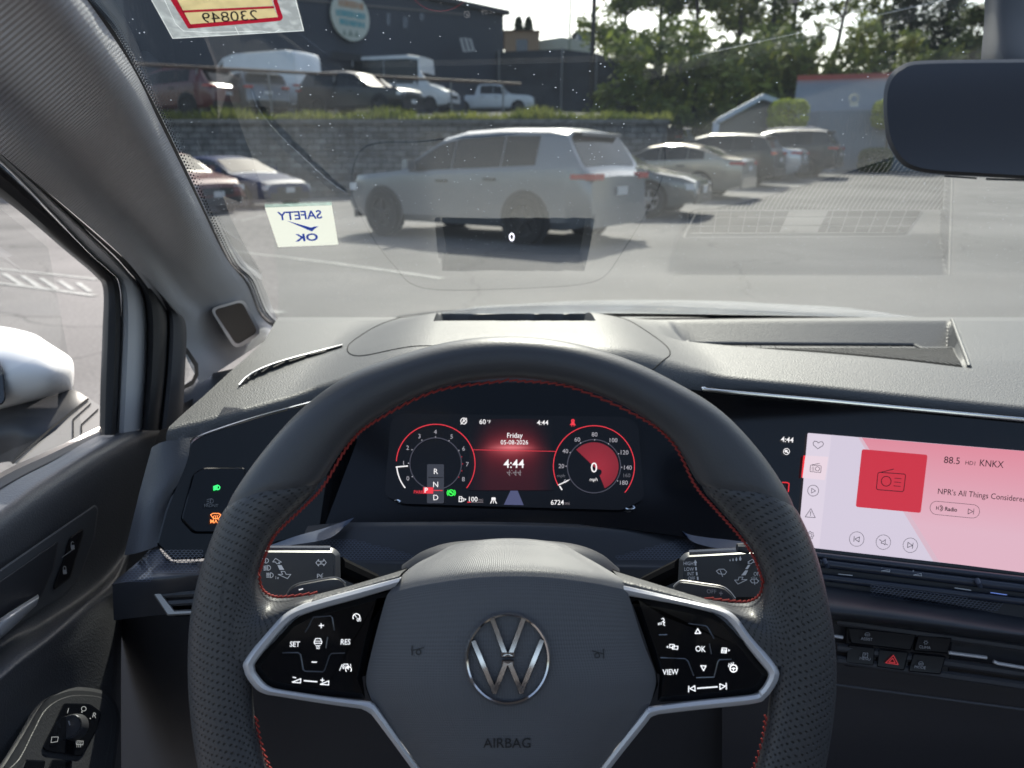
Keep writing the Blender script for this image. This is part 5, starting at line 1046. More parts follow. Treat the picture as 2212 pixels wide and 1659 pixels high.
b = MB(); b.text('230849', *c(1452,104), 22, gs, sx=-1.28, near=.0016, ex=(1,-.055), ey=(.18,1)); b.build('tag_lettering', mat('pen_ink', (.02,.022,.05), .5), os_, smooth=False)
sf = sticker('safety_sticker', 'small white sticker with blue SAFETY OK in mirror writing, low on the windshield', 'sticker')
b = MB(); b.plate(tr(c,(1674,1312),(2097,1297),(2138,1546),(1758,1562)), gs, .0004, .0006); b.build('white_label', film('white_paper', (.74,.75,.68), 0, .5), sf, smooth=False)
b = MB(); b.plate(tr(c,(1672,1293),(2096,1277),(2098,1297),(1675,1312)), gs, .0003, .0006); b.build('label_film', film('label_film', (.45,.6,.55), .45, .3), sf, smooth=False)
b = MB(); b.text('SAFETY', *c(1896,1360), 17.5, gs, sx=-1.13, near=.0014, ex=(1,-.045), ey=(.16,1), bold=.02); b.text('OK', *c(1940,1500), 15, gs, sx=-1.5, near=.0014, ex=(1,-.05), ey=(.16,1), bold=.03)
b.plate(tr(c,(1808,1393),(1965,1438),(1985,1432),(2014,1430),(1990,1445),(1972,1463),(1940,1450)), gs, 0, .0014); b.build('blue_lettering', film('blue_ink', (.02,.08,.62), 0, .5), sf, smooth=False)
# ================================================================== OUTSIDE: ground, walls, buildings, cars, trees (world coordinates, eye at z = 1.25)
def gz(X, Y):
    z = .027*max(-8, min(0, X+.3))*ss(6, 12, Y)
    if X > -4: z += (.03*max(0, min(Y, 33)-15)+.046*max(0, min(Y, 70)-33))*ss(-4, 3, X)
    return z
def gpix(x, y):                                 # the ground under a pixel
    t = 5
    r = ray(x, y)
    for k in range(4000):
        p = EYE+r*t
        if p.z < gz(p.x, p.y): return p
        t += .02
    return EYE+r*60
def terr(Y): return 2.5+.066*max(0, Y-27)
def asphalt():
    m = mat('asphalt', (.125,.122,.118), .85); N, Lk, b = nodes(m); tc = N.new('ShaderNodeTexCoord')
    n1 = N.new('ShaderNodeTexNoise'); n1.inputs['Scale'].default_value = .35; n1.inputs['Detail'].default_value = 6
    n2 = N.new('ShaderNodeTexNoise'); n2.inputs['Scale'].default_value = 45; n2.inputs['Detail'].default_value = 3
    for n in (n1, n2): Lk(tc.outputs['Object'], n.inputs[0])
    r = N.new('ShaderNodeValToRGB'); r.color_ramp.elements[0].color = (.094,.089,.087,1); r.color_ramp.elements[0].position = .3; r.color_ramp.elements[1].color = (.178,.169,.165,1); r.color_ramp.elements[1].position = .7; Lk(n1.outputs[0], r.inputs[0])
    mr = N.new('ShaderNodeMapRange'); mr.inputs[1].default_value = .3; mr.inputs[2].default_value = .7; mr.inputs[3].default_value = .72; mr.inputs[4].default_value = 1.28; Lk(n2.outputs[0], mr.inputs[0])
    mx = N.new('ShaderNodeMix'); mx.data_type = 'RGBA'; mx.blend_type = 'MULTIPLY'; mx.inputs[0].default_value = 1; Lk(r.outputs[0], mx.inputs[6]); Lk(mr.outputs[0], mx.inputs[7]); Lk(mx.outputs[2], b.inputs['Base Color'])
    vo = N.new('ShaderNodeTexVoronoi'); vo.feature = 'DISTANCE_TO_EDGE'; vo.inputs['Scale'].default_value = .28; dn = N.new('ShaderNodeTexNoise'); dn.inputs['Scale'].default_value = .8; dn.inputs['Detail'].default_value = 4; Lk(tc.outputs['Object'], dn.inputs[0])
    av = N.new('ShaderNodeVectorMath'); av.operation = 'ADD'; Lk(tc.outputs['Object'], av.inputs[0]); Lk(dn.outputs['Color'], av.inputs[1]); Lk(av.outputs[0], vo.inputs['Vector'])
    cm = N.new('ShaderNodeMapRange'); cm.inputs[1].default_value = .0; cm.inputs[2].default_value = .007; cm.inputs[3].default_value = .55; cm.inputs[4].default_value = 1; Lk(vo.outputs['Distance'], cm.inputs[0])
    m2 = N.new('ShaderNodeMix'); m2.data_type = 'RGBA'; m2.blend_type = 'MULTIPLY'; m2.inputs[0].default_value = 1; Lk(mx.outputs[2], m2.inputs[6]); Lk(cm.outputs[0], m2.inputs[7])
    st = N.new('ShaderNodeTexVoronoi'); st.inputs['Scale'].default_value = .45; Lk(tc.outputs['Object'], st.inputs['Vector']); sm = N.new('ShaderNodeMapRange'); sm.inputs[1].default_value = .05; sm.inputs[2].default_value = .22; sm.inputs[3].default_value = .62; sm.inputs[4].default_value = 1; Lk(st.outputs['Distance'], sm.inputs[0])
    m3 = N.new('ShaderNodeMix'); m3.data_type = 'RGBA'; m3.blend_type = 'MULTIPLY'; m3.inputs[0].default_value = .8; Lk(m2.outputs[2], m3.inputs[6]); Lk(sm.outputs[0], m3.inputs[7]); Lk(m3.outputs[2], b.inputs['Base Color'])
    return m
b = MB(); xs = [-200,-90,-50,-30]+[-20+i for i in range(60)]+[45,60,90,200]; ys = [-60,-20,0]+[4+i for i in range(70)]+[90,130,250,600]
b.grid([[Vector((x, y, gz(x, y))) for x in xs] for y in ys]); g = b.build('asphalt_ground', asphalt()); tag(g, kind='structure')
LINE = mat('worn_white_paint', (.29,.29,.275), .7, vary=.25, vscale=6)
def line(A, B, wd, name='parking_line'):
    a, e = A, B; d = (e-a); d.z = 0; d.normalize(); n = Vector((-d.y, d.x, 0))*wd/2; b = MB(); N_ = 14
    b.grid([[Vector((p.x, p.y, gz(p.x, p.y)+.006)) for p in [a+(e-a)*(i/N_)+n*s for i in range(N_+1)]] for s in (-1, 1)]); o = b.build(name, LINE); tag(o, kind='structure'); return o
line(gpix(480,541), gpix(955,603), .10)
for a, e in (((-60,577),(212,605)),((-60,606),(205,640)),): line(gpix(*a), gpix(*e), .07)
for k in range(5): line(gpix(8+40*k,592+5*k), gpix(52+36*k,620+3*k), .05)
line(gpix(575,672), gpix(612,678), .1)
for y in (388,406,424,441,462): line(gpix(2112,y), gpix(2330,y+6+ (y-388)*.05), .10)
line(gpix(700,432), gpix(520,478), .09)

# retaining wall, terrace, grass
def blockwall():
    m = mat('split_face_block', (.15,.152,.155), .9); N, Lk, b = nodes(m); tc = N.new('ShaderNodeTexCoord'); sp_ = N.new('ShaderNodeSeparateXYZ'); cb = N.new('ShaderNodeCombineXYZ'); Lk(tc.outputs['Object'], sp_.inputs[0]); Lk(sp_.outputs[0], cb.inputs[0]); Lk(sp_.outputs[2], cb.inputs[1])
    br = N.new('ShaderNodeTexBrick'); br.inputs['Scale'].default_value = 1; br.inputs['Brick Width'].default_value = .46; br.inputs['Row Height'].default_value = .2; br.inputs['Mortar Size'].default_value = .018
    br.inputs['Color1'].default_value = (.10,.103,.108,1); br.inputs['Color2'].default_value = (.19,.19,.185,1); br.inputs['Mortar'].default_value = (.03,.03,.032,1); Lk(cb.outputs[0], br.inputs[0])
    nz = N.new('ShaderNodeTexNoise'); nz.inputs['Scale'].default_value = 2.2; nz.inputs['Detail'].default_value = 6; Lk(tc.outputs['Object'], nz.inputs[0]); mr = N.new('ShaderNodeMapRange'); mr.inputs[1].default_value = .25; mr.inputs[2].default_value = .75; mr.inputs[3].default_value = .3; mr.inputs[4].default_value = 1.7; Lk(nz.outputs[0], mr.inputs[0])
    mx = N.new('ShaderNodeMix'); mx.data_type = 'RGBA'; mx.blend_type = 'MULTIPLY'; mx.inputs[0].default_value = 1; Lk(br.outputs[0], mx.inputs[6]); Lk(mr.outputs[0], mx.inputs[7]); Lk(mx.outputs[2], b.inputs['Base Color'])
    bp = N.new('ShaderNodeBump'); bp.inputs['Strength'].default_value = .8; bp.inputs['Distance'].default_value = .03; Lk(br.outputs['Fac'], bp.inputs['Height']); bp.invert = True; Lk(bp.outputs[0], b.inputs['Normal']); return m
WY = 26.9
rw = empty('retaining_wall', (-6, WY, -.2), None, 'grey block retaining wall behind the silver SUV', 'wall')
b = MB(); b.grid([[Vector((x, WY+.25*s, z)) for x in (-45,-20,-10,0,5.4)] for z, s in ((-.8,-.3),(2.32,.1))]); b.grid([[Vector((5.4, WY+d, z)) for d in (-.1,20)] for z in (-.8,2.3)]); b.build('block_face', blockwall(), rw, smooth=False)
b = MB(); b.box((-45, WY-.10, 2.30), (5.45, WY+.35, 2.43)); b.build('coping', mat('coping_block', (.17,.165,.155), .9, vary=.3, vscale=4), rw, smooth=False)
b = MB(); b.grid([[Vector((x, y, terr(y)-.1)) for x in (-120,-50,-20,-6,5.3)] for y in (WY+.3, 34, 45, 60, 120, 300)]); g = b.build('terrace_ground', mat('terrace_gravel', (.10,.098,.092), .9, vary=.3, vscale=2)); tag(g, kind='structure')
random.seed(7)
LEAFM = {}
def leafmat(name, a, e):
    m = mat(name, a, .6, spec=.3); N, Lk, b = nodes(m); tc = N.new('ShaderNodeTexCoord'); n = N.new('ShaderNodeTexNoise'); n.inputs['Scale'].default_value = .9; n.inputs['Detail'].default_value = 4; Lk(tc.outputs['Object'], n.inputs[0])
    r = N.new('ShaderNodeValToRGB'); r.color_ramp.elements[0].color = (*a, 1); r.color_ramp.elements[1].color = (*e, 1); r.color_ramp.elements[0].position = .35; r.color_ramp.elements[1].position = .65; Lk(n.outputs[0], r.inputs[0]); Lk(r.outputs[0], b.inputs['Base Color'])
    tl = N.new('ShaderNodeBsdfTranslucent'); Lk(r.outputs[0], tl.inputs[0]); x = N.new('ShaderNodeMixShader'); x.inputs[0].default_value = .42; Lk(b.outputs[0], x.inputs[1]); Lk(tl.outputs[0], x.inputs[2]); Lk(x.outputs[0], N['Material Output'].inputs[0]); return m
GRASS = leafmat('long_grass', (.09,.12,.025), (.22,.23,.055)); BROAD = leafmat('broad_leaves', (.085,.125,.026), (.26,.30,.06)); CONIF = leafmat('conifer_needles', (.022,.04,.018), (.05,.075,.03)); TOPI = leafmat('clipped_leaves', (.26,.32,.03), (.40,.46,.06)); BRIGHT = leafmat('light_leaves', (.06,.09,.02), (.13,.16,.04))
BARK = mat('bark', (.06,.05,.042), .9, vary=.3, vscale=4)
b = MB()
for k in range(5200):
    x = -22+27.6*random.random(); t = random.random(); y = WY+.15+2.6*t*t; h = (.10+.30*random.random())*(.6+.5*math.sin(x*1.7)*math.sin(x*.6+1)+.45); a = random.random()*6.28; w_ = .03+.04*random.random(); z = terr(y)-.12
    if h < .1: continue
    p = Vector((x, y, z)); s_ = Vector((math.cos(a), math.sin(a), 0))*w_; ln = Vector((random.gauss(0,.12), random.gauss(0,.12), 0)); b.poly([p-s_, p+s_, p+ln+Vector((0,0,h))])
g = b.build('bank_grass', GRASS, smooth=False); tag(g, kind='stuff')
# chain link fence with a brown top rail
cf = empty('wire_fence', (-14, 25, 2.5), None, 'brown railed wire fence in front of the white van', 'fence')
FA, FB = Vector((-18.5, 24.6, 4.26)), Vector((.4, 35, 4.26)); MW = mat('rusty_rail', (.10,.062,.045), .7)
b = MB(); b.tube([FA, FB], .06, 8); b.build('top_rail', MW, cf)
for k in range(9):
    p = FA+(FB-FA)*(.03+k*.116); b = MB(); b.tube([Vector((p.x, p.y, 1.9)), p+Vector((0,0,.06))], .04, 8); b.build('post', mat('galvanised_post', (.22,.22,.22), .5, .5), cf)
b = MB()
for k in range(150):
    for s_ in (-1, 1):
        t0 = k/150; p = FA+(FB-FA)*t0; q = FA+(FB-FA)*(t0+s_*.075)
        b.tube([Vector((p.x, p.y, 2.35)), Vector((q.x, q.y, 4.24))], .0035, 3, False)
b.build('wire_mesh', mat('wire', (.16,.16,.165), .5, .6), cf)

# buildings
def wallseg(b, A, B, z0, z1, n=1): b.grid([[Vector((A[0]+(B[0]-A[0])*i/n, A[1]+(B[1]-A[1])*i/n, z)) for i in range(n+1)] for z in (z0, z1)])
def cladding(name, col, pitch):
    m = mat(name, col, .6); N, Lk, b = nodes(m); tc = N.new('ShaderNodeTexCoord'); wv = N.new('ShaderNodeTexWave'); wv.inputs['Scale'].default_value = pitch; wv.bands_direction = 'X'; Lk(tc.outputs['Object'], wv.inputs[0])
    bp = N.new('ShaderNodeBump'); bp.inputs['Strength'].default_value = .5; bp.inputs['Distance'].default_value = .03; Lk(wv.outputs[0], bp.inputs['Height']); Lk(bp.outputs[0], b.inputs['Normal']); return m
db = empty('warehouse', (-8, 44, 3), None, 'big dark clad warehouse with sloping roof edge behind the parked van', 'building')
DA, DB = Vector((-16.3, 34, 0)), Vector((-.55, 52, 0)); dd_ = (DB-DA).normalized(); dn_ = Vector((-dd_.y, dd_.x, 0))
b = MB(); wallseg(b, DA, DB, 2, 9.9, 20); wallseg(b, DB, DB+dn_*16, 2, 9.9, 4); wallseg(b, DA, DA+dn_*16, 2, 9.9, 4); b.build('wall', cladding('dark_cladding', (.040,.048,.066), 3), db, smooth=False)
b = MB(); A0, B0 = DA-dn_*.3, DB-dn_*.3+dd_*.3; b.poly([Vector((p.x, p.y, z)) for p, z in ((A0,9.85),(B0,9.85),(B0+dn_*17,10.4),(A0+dn_*17,10.4))]); b.poly([Vector((p.x, p.y, z)) for p, z in ((A0,9.85),(B0,9.85),(B0,10.12),(A0,10.12))]); b.build('roof', mat('dark_roof', (.035,.037,.042), .6), db, smooth=False)
def onwall(x, y, off=.05):                       # pixel -> point on the warehouse front
    r = ray(x, y); n = -dn_; t = (DA-EYE).dot(n)/r.dot(n); return EYE+r*t+n*off
def wquad(name, P, m, root, off=.05): b = MB(); b.poly([onwall(x, y, off) for x, y in P]); return b.build(name, m, root, smooth=False)
for P in ([(905,28),(914,28),(914,45),(905,45)], [(833,28),(842,29),(842,56),(833,55)], [(868,36),(880,37),(880,62),(868,61)]): wquad('window', P, mat('dim_window', (.09,.10,.13), .2), db)
wquad('awning', [(702,112),(925,138),(925,152),(702,128)], mat('awning_dark', (.02,.022,.028), .6), db, .5)
wquad('door', [(740,142),(850,150),(850,196),(740,192)], mat('dock_door', (.03,.033,.04), .6), db, .06)
wquad('trim_strip', [(560,-12),(1000,29),(1000,33),(560,-6)], mat('pale_trim', (.13,.12,.115), .6), db, .06)
sgn = empty('shop_sign', onwall(752,37,.25), None, 'round cream sign with orange and teal lettering on the dark warehouse', 'sign')
b = MB(); cx_, r_ = onwall(752,37,.12), 1.17
rim = [cx_+dd_*r_*math.cos(a)*1.05+Vector((0,0,1))*r_*math.sin(a) for a in [2*math.pi*i/48 for i in range(48)]]; fr_ = [p-dn_*.12 for p in rim]
b.grid([rim, fr_], closed_u=True); b.poly(fr_); b.build('sign_board', mat('cream_sign', (.50,.53,.47), .6), sgn, smooth=False)
def squig(name, rows, m):
    b = MB(); random.seed(3)
    for y, x0, x1, h in rows:
        x = x0
        while x < x1:
            w2 = random.uniform(.06,.12); q = [(x,y),(x+w2,y+random.uniform(-.03,.03)),(x+w2,y+h),(x,y+h*random.uniform(.7,1))]
            b.poly([cx_+dd_*u+Vector((0,0,v))-dn_*.14 for u, v in q]); x += w2+random.uniform(.03,.07)
    b.build(name, m, sgn, smooth=False)
squig('orange_lettering', [(.42,-.75,.75,.34)], mat('sign_orange', (.45,.25,.14), .6)); squig('teal_lettering', [(-.05,-.95,.9,.32),(-.46,-.75,.75,.3)], mat('sign_teal', (.08,.33,.38), .6))
b = MB()
for u, s_ in ((-.5,.12),(-.1,.2),(.3,.16)): b.poly([cx_+dd_*(u-s_)+Vector((0,0,-.95))-dn_*.14, cx_+dd_*(u+s_)+Vector((0,0,-.95))-dn_*.14, cx_+dd_*u+Vector((0,0,-.62))-dn_*.14])
b.build('grey_motif', mat('sign_grey', (.25,.30,.26), .6), sgn, smooth=False)
# leaning pale panels beside the warehouse
b = MB()
for P in ([(962,86),(968,86),(976,116),(970,116)], [(972,86),(978,86),(986,114),(980,115)], [(982,87),(988,88),(995,113),(990,114)]): b.poly([onwall(x, y, 1.2) for x, y in P]+[]); 
for P in ([(962,86),(988,88),(988,90),(962,88)],[(970,113),(996,111),(996,114),(970,116)]): b.poly([onwall(x, y, 1.22) for x, y in P])
o = b.build('rack', mat('pale_panel', (.42,.42,.42), .6), smooth=False); tag(o, 'pale slatted rack leaning by the right end of the dark warehouse', 'rack')
# screened fence beyond the terrace
pf = empty('privacy_fence', (6, 52, 3), None, 'long dark screened fence behind the white pickup', 'fence')
def atY(x, y, Y): return EYE+ray(x, y)*(Y/ray(x, y).y)
b = MB(); tp_ = [(870,122),(960,118),(1078,112),(1215,106),(1290,116),(1345,130)]; b.grid([[atY(x, y, 54-6*(x-870)/475) for x, y in tp_], [Vector((atY(x, y, 54-6*(x-870)/475).x, 54-6*(x-870)/475, 2)) for x, y in tp_]]); b.build('screen_cloth', mat('screen_cloth', (.040,.044,.052), .8, vary=.25, vscale=1.2), pf, smooth=False)
b = MB()
for x, y in tp_[1:5]: p = atY(x, y-3, 53.8-6*(x-870)/475); b.tube([Vector((p.x, p.y, 2)), p], .06, 6)
b.build('fence_posts', mat('galvanised_post'), pf)
def simple_house(name, x0, x1, ytop, Y, dep, zb, mw, mr_, lab, gable=.8):
    r = empty(name, atY((x0+x1)/2, ytop, Y)*1, None, lab, 'building'); L, Rr = atY(x0, ytop, Y), atY(x1, ytop, Y); zt = L.z; b = MB()
    b.box((L.x, Y, zb), (Rr.x, Y+dep, zt)); b.build('wall', mw, r, smooth=False); b = MB(); o = .3
    b.grid([[Vector((L.x-o, Y-o, zt)), Vector((Rr.x+o, Y-o, zt))], [Vector((L.x-o, Y+dep/2, zt+gable)), Vector((Rr.x+o, Y+dep/2, zt+gable))], [Vector((L.x-o, Y+dep+o, zt)), Vector((Rr.x+o, Y+dep+o, zt))]]); b.build('roof', mr_, r, smooth=False)
    b = MB(); n = max(1, int((Rr.x-L.x)/3))
    for k in range(n): X = L.x+(Rr.x-L.x)*(k+.5)/n; b.box((X-.5, Y-.03, zt-1.7), (X+.5, Y-.005, zt-.7))
    b.build('windows', mat('dim_window'), r, smooth=False); return r
simple_house('house', 1090, 1165, 66, 70, 12, 2, mat('tan_wall', (.30,.20,.13), .8), mat('brown_roof', (.2,.14,.1), .8), 'small tan house beyond the right end of the dark warehouse', .9)
simple_house('house', 1250, 1283, 68, 85, 10, 2, mat('slate_wall', (.12,.15,.2), .7), mat('slate_roof', (.10,.12,.15), .7), 'small slate house beyond the dark utility pole', .5)
b = MB(); Lq = [atY(x, y, 74) for x, y in ((1160,88),(1215,80),(1282,92))]; b.grid([Lq, [p+Vector((0,6,-.3)) for p in Lq], [Vector((p.x, p.y+6, 3)) for p in Lq]]); b.grid([Lq, [Vector((p.x, p.y, 3)) for p in Lq]]); o = b.build('shed', mat('pale_shed', (.5,.5,.42), .7), smooth=False); tag(o, 'low pale roofed shed beyond the dark screened fence', 'shed')
# utility poles
def pole(name, x, Y, r, m, lab, arms=True):
    root = empty(name, (atY(x, 60, Y).x, Y, 3), None, lab, 'pole'); X = atY(x, 60, Y).x; b = MB(); b.tube([Vector((X, Y, 2)), Vector((X+.05, Y, 16))], [r*1.15, r*.8], 12); b.build('shaft', m, root)
    b = MB(); b.box((X-1.1, Y-.06, 14.4), (X+1.1, Y+.06, 14.55)); b.build('crossarm', m, root, smooth=False)
pole('utility_pole', 1281, 46, .14, mat('dark_wood_pole', (.035,.032,.03), .9), 'dark slim utility pole standing against the bright sky'); pole('utility_pole', 1230, 58, .085, mat('pale_pole', (.30,.32,.25), .7), 'thin pale pole left of the dark utility pole')
# grey commercial building on the right
gb = empty('commercial_building', (16, 36, .5), None, 'pale grey building with red roof edge behind the parked cars', 'building'); GY = 36.5
b = MB(); X0 = atY(1722,172,GY).x; zt = atY(1722,172,GY).z; GA, GB = Vector((X0, GY, 0)), Vector((X0+22, GY-7, 0)); GC, GD_ = GA*1.3, GB*1.3
for p, q in ((GA, GB), (GA, GC), (GC, GD_)): wallseg(b, p, q, -.5, zt)
b.build('wall', mat('pale_grey_wall', (.25,.29,.35), .7, vary=.06, vscale=.7), gb, smooth=False)
b = MB(); n_ = Vector((-.3, -.95, 0))*.12; wallseg(b, GA+n_, GB+n_, zt-.03, zt+.17); wallseg(b, GA+n_, GC+n_, zt-.03, zt+.17); b.poly([Vector((p.x, p.y, zt+.05)) for p in (GA, GB, GD_, GC)]); b.build('red_roof_edge', mat('red_fascia', (.38,.09,.07), .6), gb, smooth=False)
b = MB(); z2 = atY(1745,240,GY-1.5).z; LA, LB = GA+Vector((.6,-1.5,0)), GB+Vector((0,-1.5,0)); wallseg(b, LA, LB, -.5, z2); b.poly([Vector((p.x, p.y, z2)) for p in (LA, LB, GB, GA)]); b.grid([[Vector((LA.x, LA.y, z)), Vector((GA.x, GA.y, z))] for z in (-.5, z2)]); sf_ = empty('slatted_fence', LA, None, 'long blue grey slatted fence behind the black SUV and the bushes', 'fence'); b.build('slat_panel', cladding('grey_slats', (.17,.21,.26), 2.2), sf_, smooth=False)
b = MB(); p = atY(1845,214,GY-.06); b.circ(1845, 213, 9, 5, GY/ray(1845,213).y-1.9, near=0); b.plate([(1836,222),(1854,222),(1854,230),(1836,230)], GY/ray(1845,225).y-1.9, .05); b.build('wall_lamp', mat('cream_fixture', (.6,.6,.54), .5), gb)
b = MB(); b.plate([(1770,330),(1800,330),(1800,375),(1770,375)], (GY-2.6)/ray(1785,350).y, .02); b.build('door', mat('grey_door', (.16,.18,.22), .6), gb, smooth=False)
sd_ = empty('entrance_canopy', (11, 34, .6), None, 'gabled canopy with pale blue frame left of the grey building', 'canopy')
fr2 = [(1545,300),(1549,263),(1650,208),(1725,236)]; b = MB(); Yc = 34.0
for a, e in zip(fr2, fr2[1:]): 
    p, q = atY(*a, Yc), atY(*e, Yc); n = Vector((0,0,.11)) if abs(e[0]-a[0]) > 10 else Vector((.11,0,0)); b.grid([[p-n, q-n], [p+n, q+n], [p+n+Vector((0,.25,0)), q+n+Vector((0,.25,0))], [p-n+Vector((0,.25,0)), q-n+Vector((0,.25,0))]], closed_v=True)
b.build('frame', mat('pale_blue_frame', (.50,.56,.64), .5), sd_, smooth=False)
b = MB(); g3 = [atY(x, y+4, Yc+.35) for x, y in ((1549,300),(1552,266),(1650,212),(1722,238),(1722,320))]; b.poly(g3); b.build('gable_wall', mat('gable_shade', (.17,.17,.16), .8), sd_, smooth=False)
b = MB(); A_2 = [atY(x, y, Yc) for x, y in fr2[1:]]; b.grid([A_2, [p+Vector((0,.9,0)) for p in A_2]]); b.build('roof', mat('canopy_roof', (.10,.11,.12), .6), sd_, smooth=False)

# ------------------------------------------------------------------ vehicles
TYRE = mat('tyre_rubber', (.012,.012,.013), .75); RIMD = mat('dark_alloy', (.05,.05,.055), .35, .7); RIML = mat('light_alloy', (.5,.5,.52), .3, .9)
GLASSD = mat('dark_car_glass', (.010,.014,.018), .1, spec=.32); TAIL = mat('tail_lamp', (.42,.012,.015), .2, coat=.5); HEAD = mat('head_lamp', (.75,.77,.8), .1, coat=.8)
CLAD = mat('black_cladding', (.018,.018,.02), .6); PLATE = mat('number_plate', (.55,.56,.58), .5)
def wheel_mesh(r, wd):
    t = MB(); t.lathe([(-wd/2,r*.62),(-wd/2,r*.90),(-wd*.38,r*.985),(0,r),(wd*.38,r*.985),(wd/2,r*.90),(wd/2,r*.62),(wd*.3,r*.58)], (0,0,0), (0,1,0), 28)
    h = MB(); h.lathe([(wd*.34,r*.66),(wd*.46,r*.64),(wd*.44,r*.58),(wd*.30,r*.55),(wd*.26,r*.1)], (0,0,0), (0,1,0), 28)
    for k in range(5):
        a = 2*math.pi*k/5+.3; u = Vector((math.cos(a), 0, math.sin(a))); v = Vector((-u.z, 0, u.x)); rr = []
        for s_, w2, yy in ((r*.08, r*.12, wd*.46),(r*.35, r*.085, wd*.44),(r*.60, r*.11, wd*.45)): rr.append([u*s_-v*w2+Vector((0,wd*.25,0)), u*s_-v*w2*.8+Vector((0,yy,0)), u*s_+v*w2*.8+Vector((0,yy,0)), u*s_+v*w2+Vector((0,wd*.25,0))])
        h.grid(rr)
    h.lathe([(wd*.46,r*.13),(wd*.49,r*.10),(wd*.49,.001)], (0,0,0), (0,1,0), 16); return t, h
SPECS = dict(
 suv=dict(L=5.0, W=1.96, prof=[(0,.72),(.06,.90),(.25,1.0),(1.0,1.06),(1.35,1.09),(2.15,1.61),(2.6,1.70),(3.3,1.73),(4.2,1.71),(4.5,1.66),(4.84,1.12),(4.97,1.02),(5,.60)], belt=[(0,.9),(1.3,1.05),(3,1.11),(4.4,1.18),(5,1.18)], wb=(.93,3.88), r=.385, win=[(1.55,2.40),(2.47,3.36),(3.44,4.05)], ws=(1.37,2.12), rw=(4.52,4.83), zlo=.26, arch=CLAD),
 sedan=dict(L=4.8, W=1.82, prof=[(0,.55),(.05,.70),(.3,.80),(1.1,.93),(1.35,.97),(2.1,1.36),(2.6,1.44),(3.1,1.43),(3.6,1.33),(4.25,1.06),(4.72,1.03),(4.78,.95),(4.8,.55)], belt=[(0,.75),(1.3,.92),(3,.98),(4,1.02),(4.8,1.03)], wb=(.92,3.66), r=.33, win=[(1.55,2.42),(2.50,3.25),(3.30,3.75)], ws=(1.37,2.1), rw=(3.52,4.2), zlo=.2, arch=None),
 hatch=dict(L=4.5, W=1.85, prof=[(0,.58),(.05,.78),(.3,.88),(1.0,1.0),(1.25,1.04),(1.9,1.48),(2.4,1.60),(3.2,1.60),(3.9,1.55),(4.1,1.50),(4.38,1.08),(4.47,.95),(4.5,.55)], belt=[(0,.8),(1.2,.98),(3,1.06),(4,1.1),(4.5,1.1)], wb=(.88,3.50), r=.36, win=[(1.4,2.2),(2.28,3.1),(3.18,3.75)], ws=(1.27,1.9), rw=(4.12,4.37), zlo=.24, arch=CLAD),
 van=dict(L=5.9, W=2.0, prof=[(0,.75),(.08,1.0),(.4,1.15),(.9,1.28),(1.6,2.05),(2.0,2.4),(2.6,2.52),(5.4,2.52),(5.75,2.47),(5.86,2.3),(5.9,.6)], belt=[(0,1.0),(.9,1.25),(6,1.35)], wb=(1.0,4.6), r=.36, win=[(1.3,2.0)], ws=(.95,1.6), rw=None, zlo=.3, arch=None),
 camper=dict(L=6.2, W=2.1, prof=[(0,.75),(.08,1.0),(.4,1.15),(.9,1.3),(1.5,2.0),(1.55,2.75),(2.2,2.85),(5.9,2.85),(6.1,2.8),(6.18,2.5),(6.2,.6)], belt=[(0,1.0),(.9,1.25),(6.2,1.5)], wb=(1.0,4.6), r=.36, win=[(1.6,3.4),(3.6,5.4)], ws=(.95,1.5), rw=None, zlo=.3, arch=None),
 pickup=dict(L=5.6, W=1.95, prof=[(0,.75),(.06,1.0),(.3,1.08),(1.2,1.15),(1.5,1.18),(2.1,1.75),(2.6,1.82),(3.3,1.80),(3.55,1.72),(3.75,1.16),(3.8,1.14),(5.5,1.16),(5.58,1.1),(5.6,.6)], belt=[(0,1.0),(1.5,1.12),(3.4,1.16),(5.6,1.14)], wb=(1.0,4.5), r=.38, win=[(1.68,2.5),(2.58,3.38)], ws=(1.52,2.1), rw=(3.57,3.73), zlo=.35, arch=None))
WM = {}
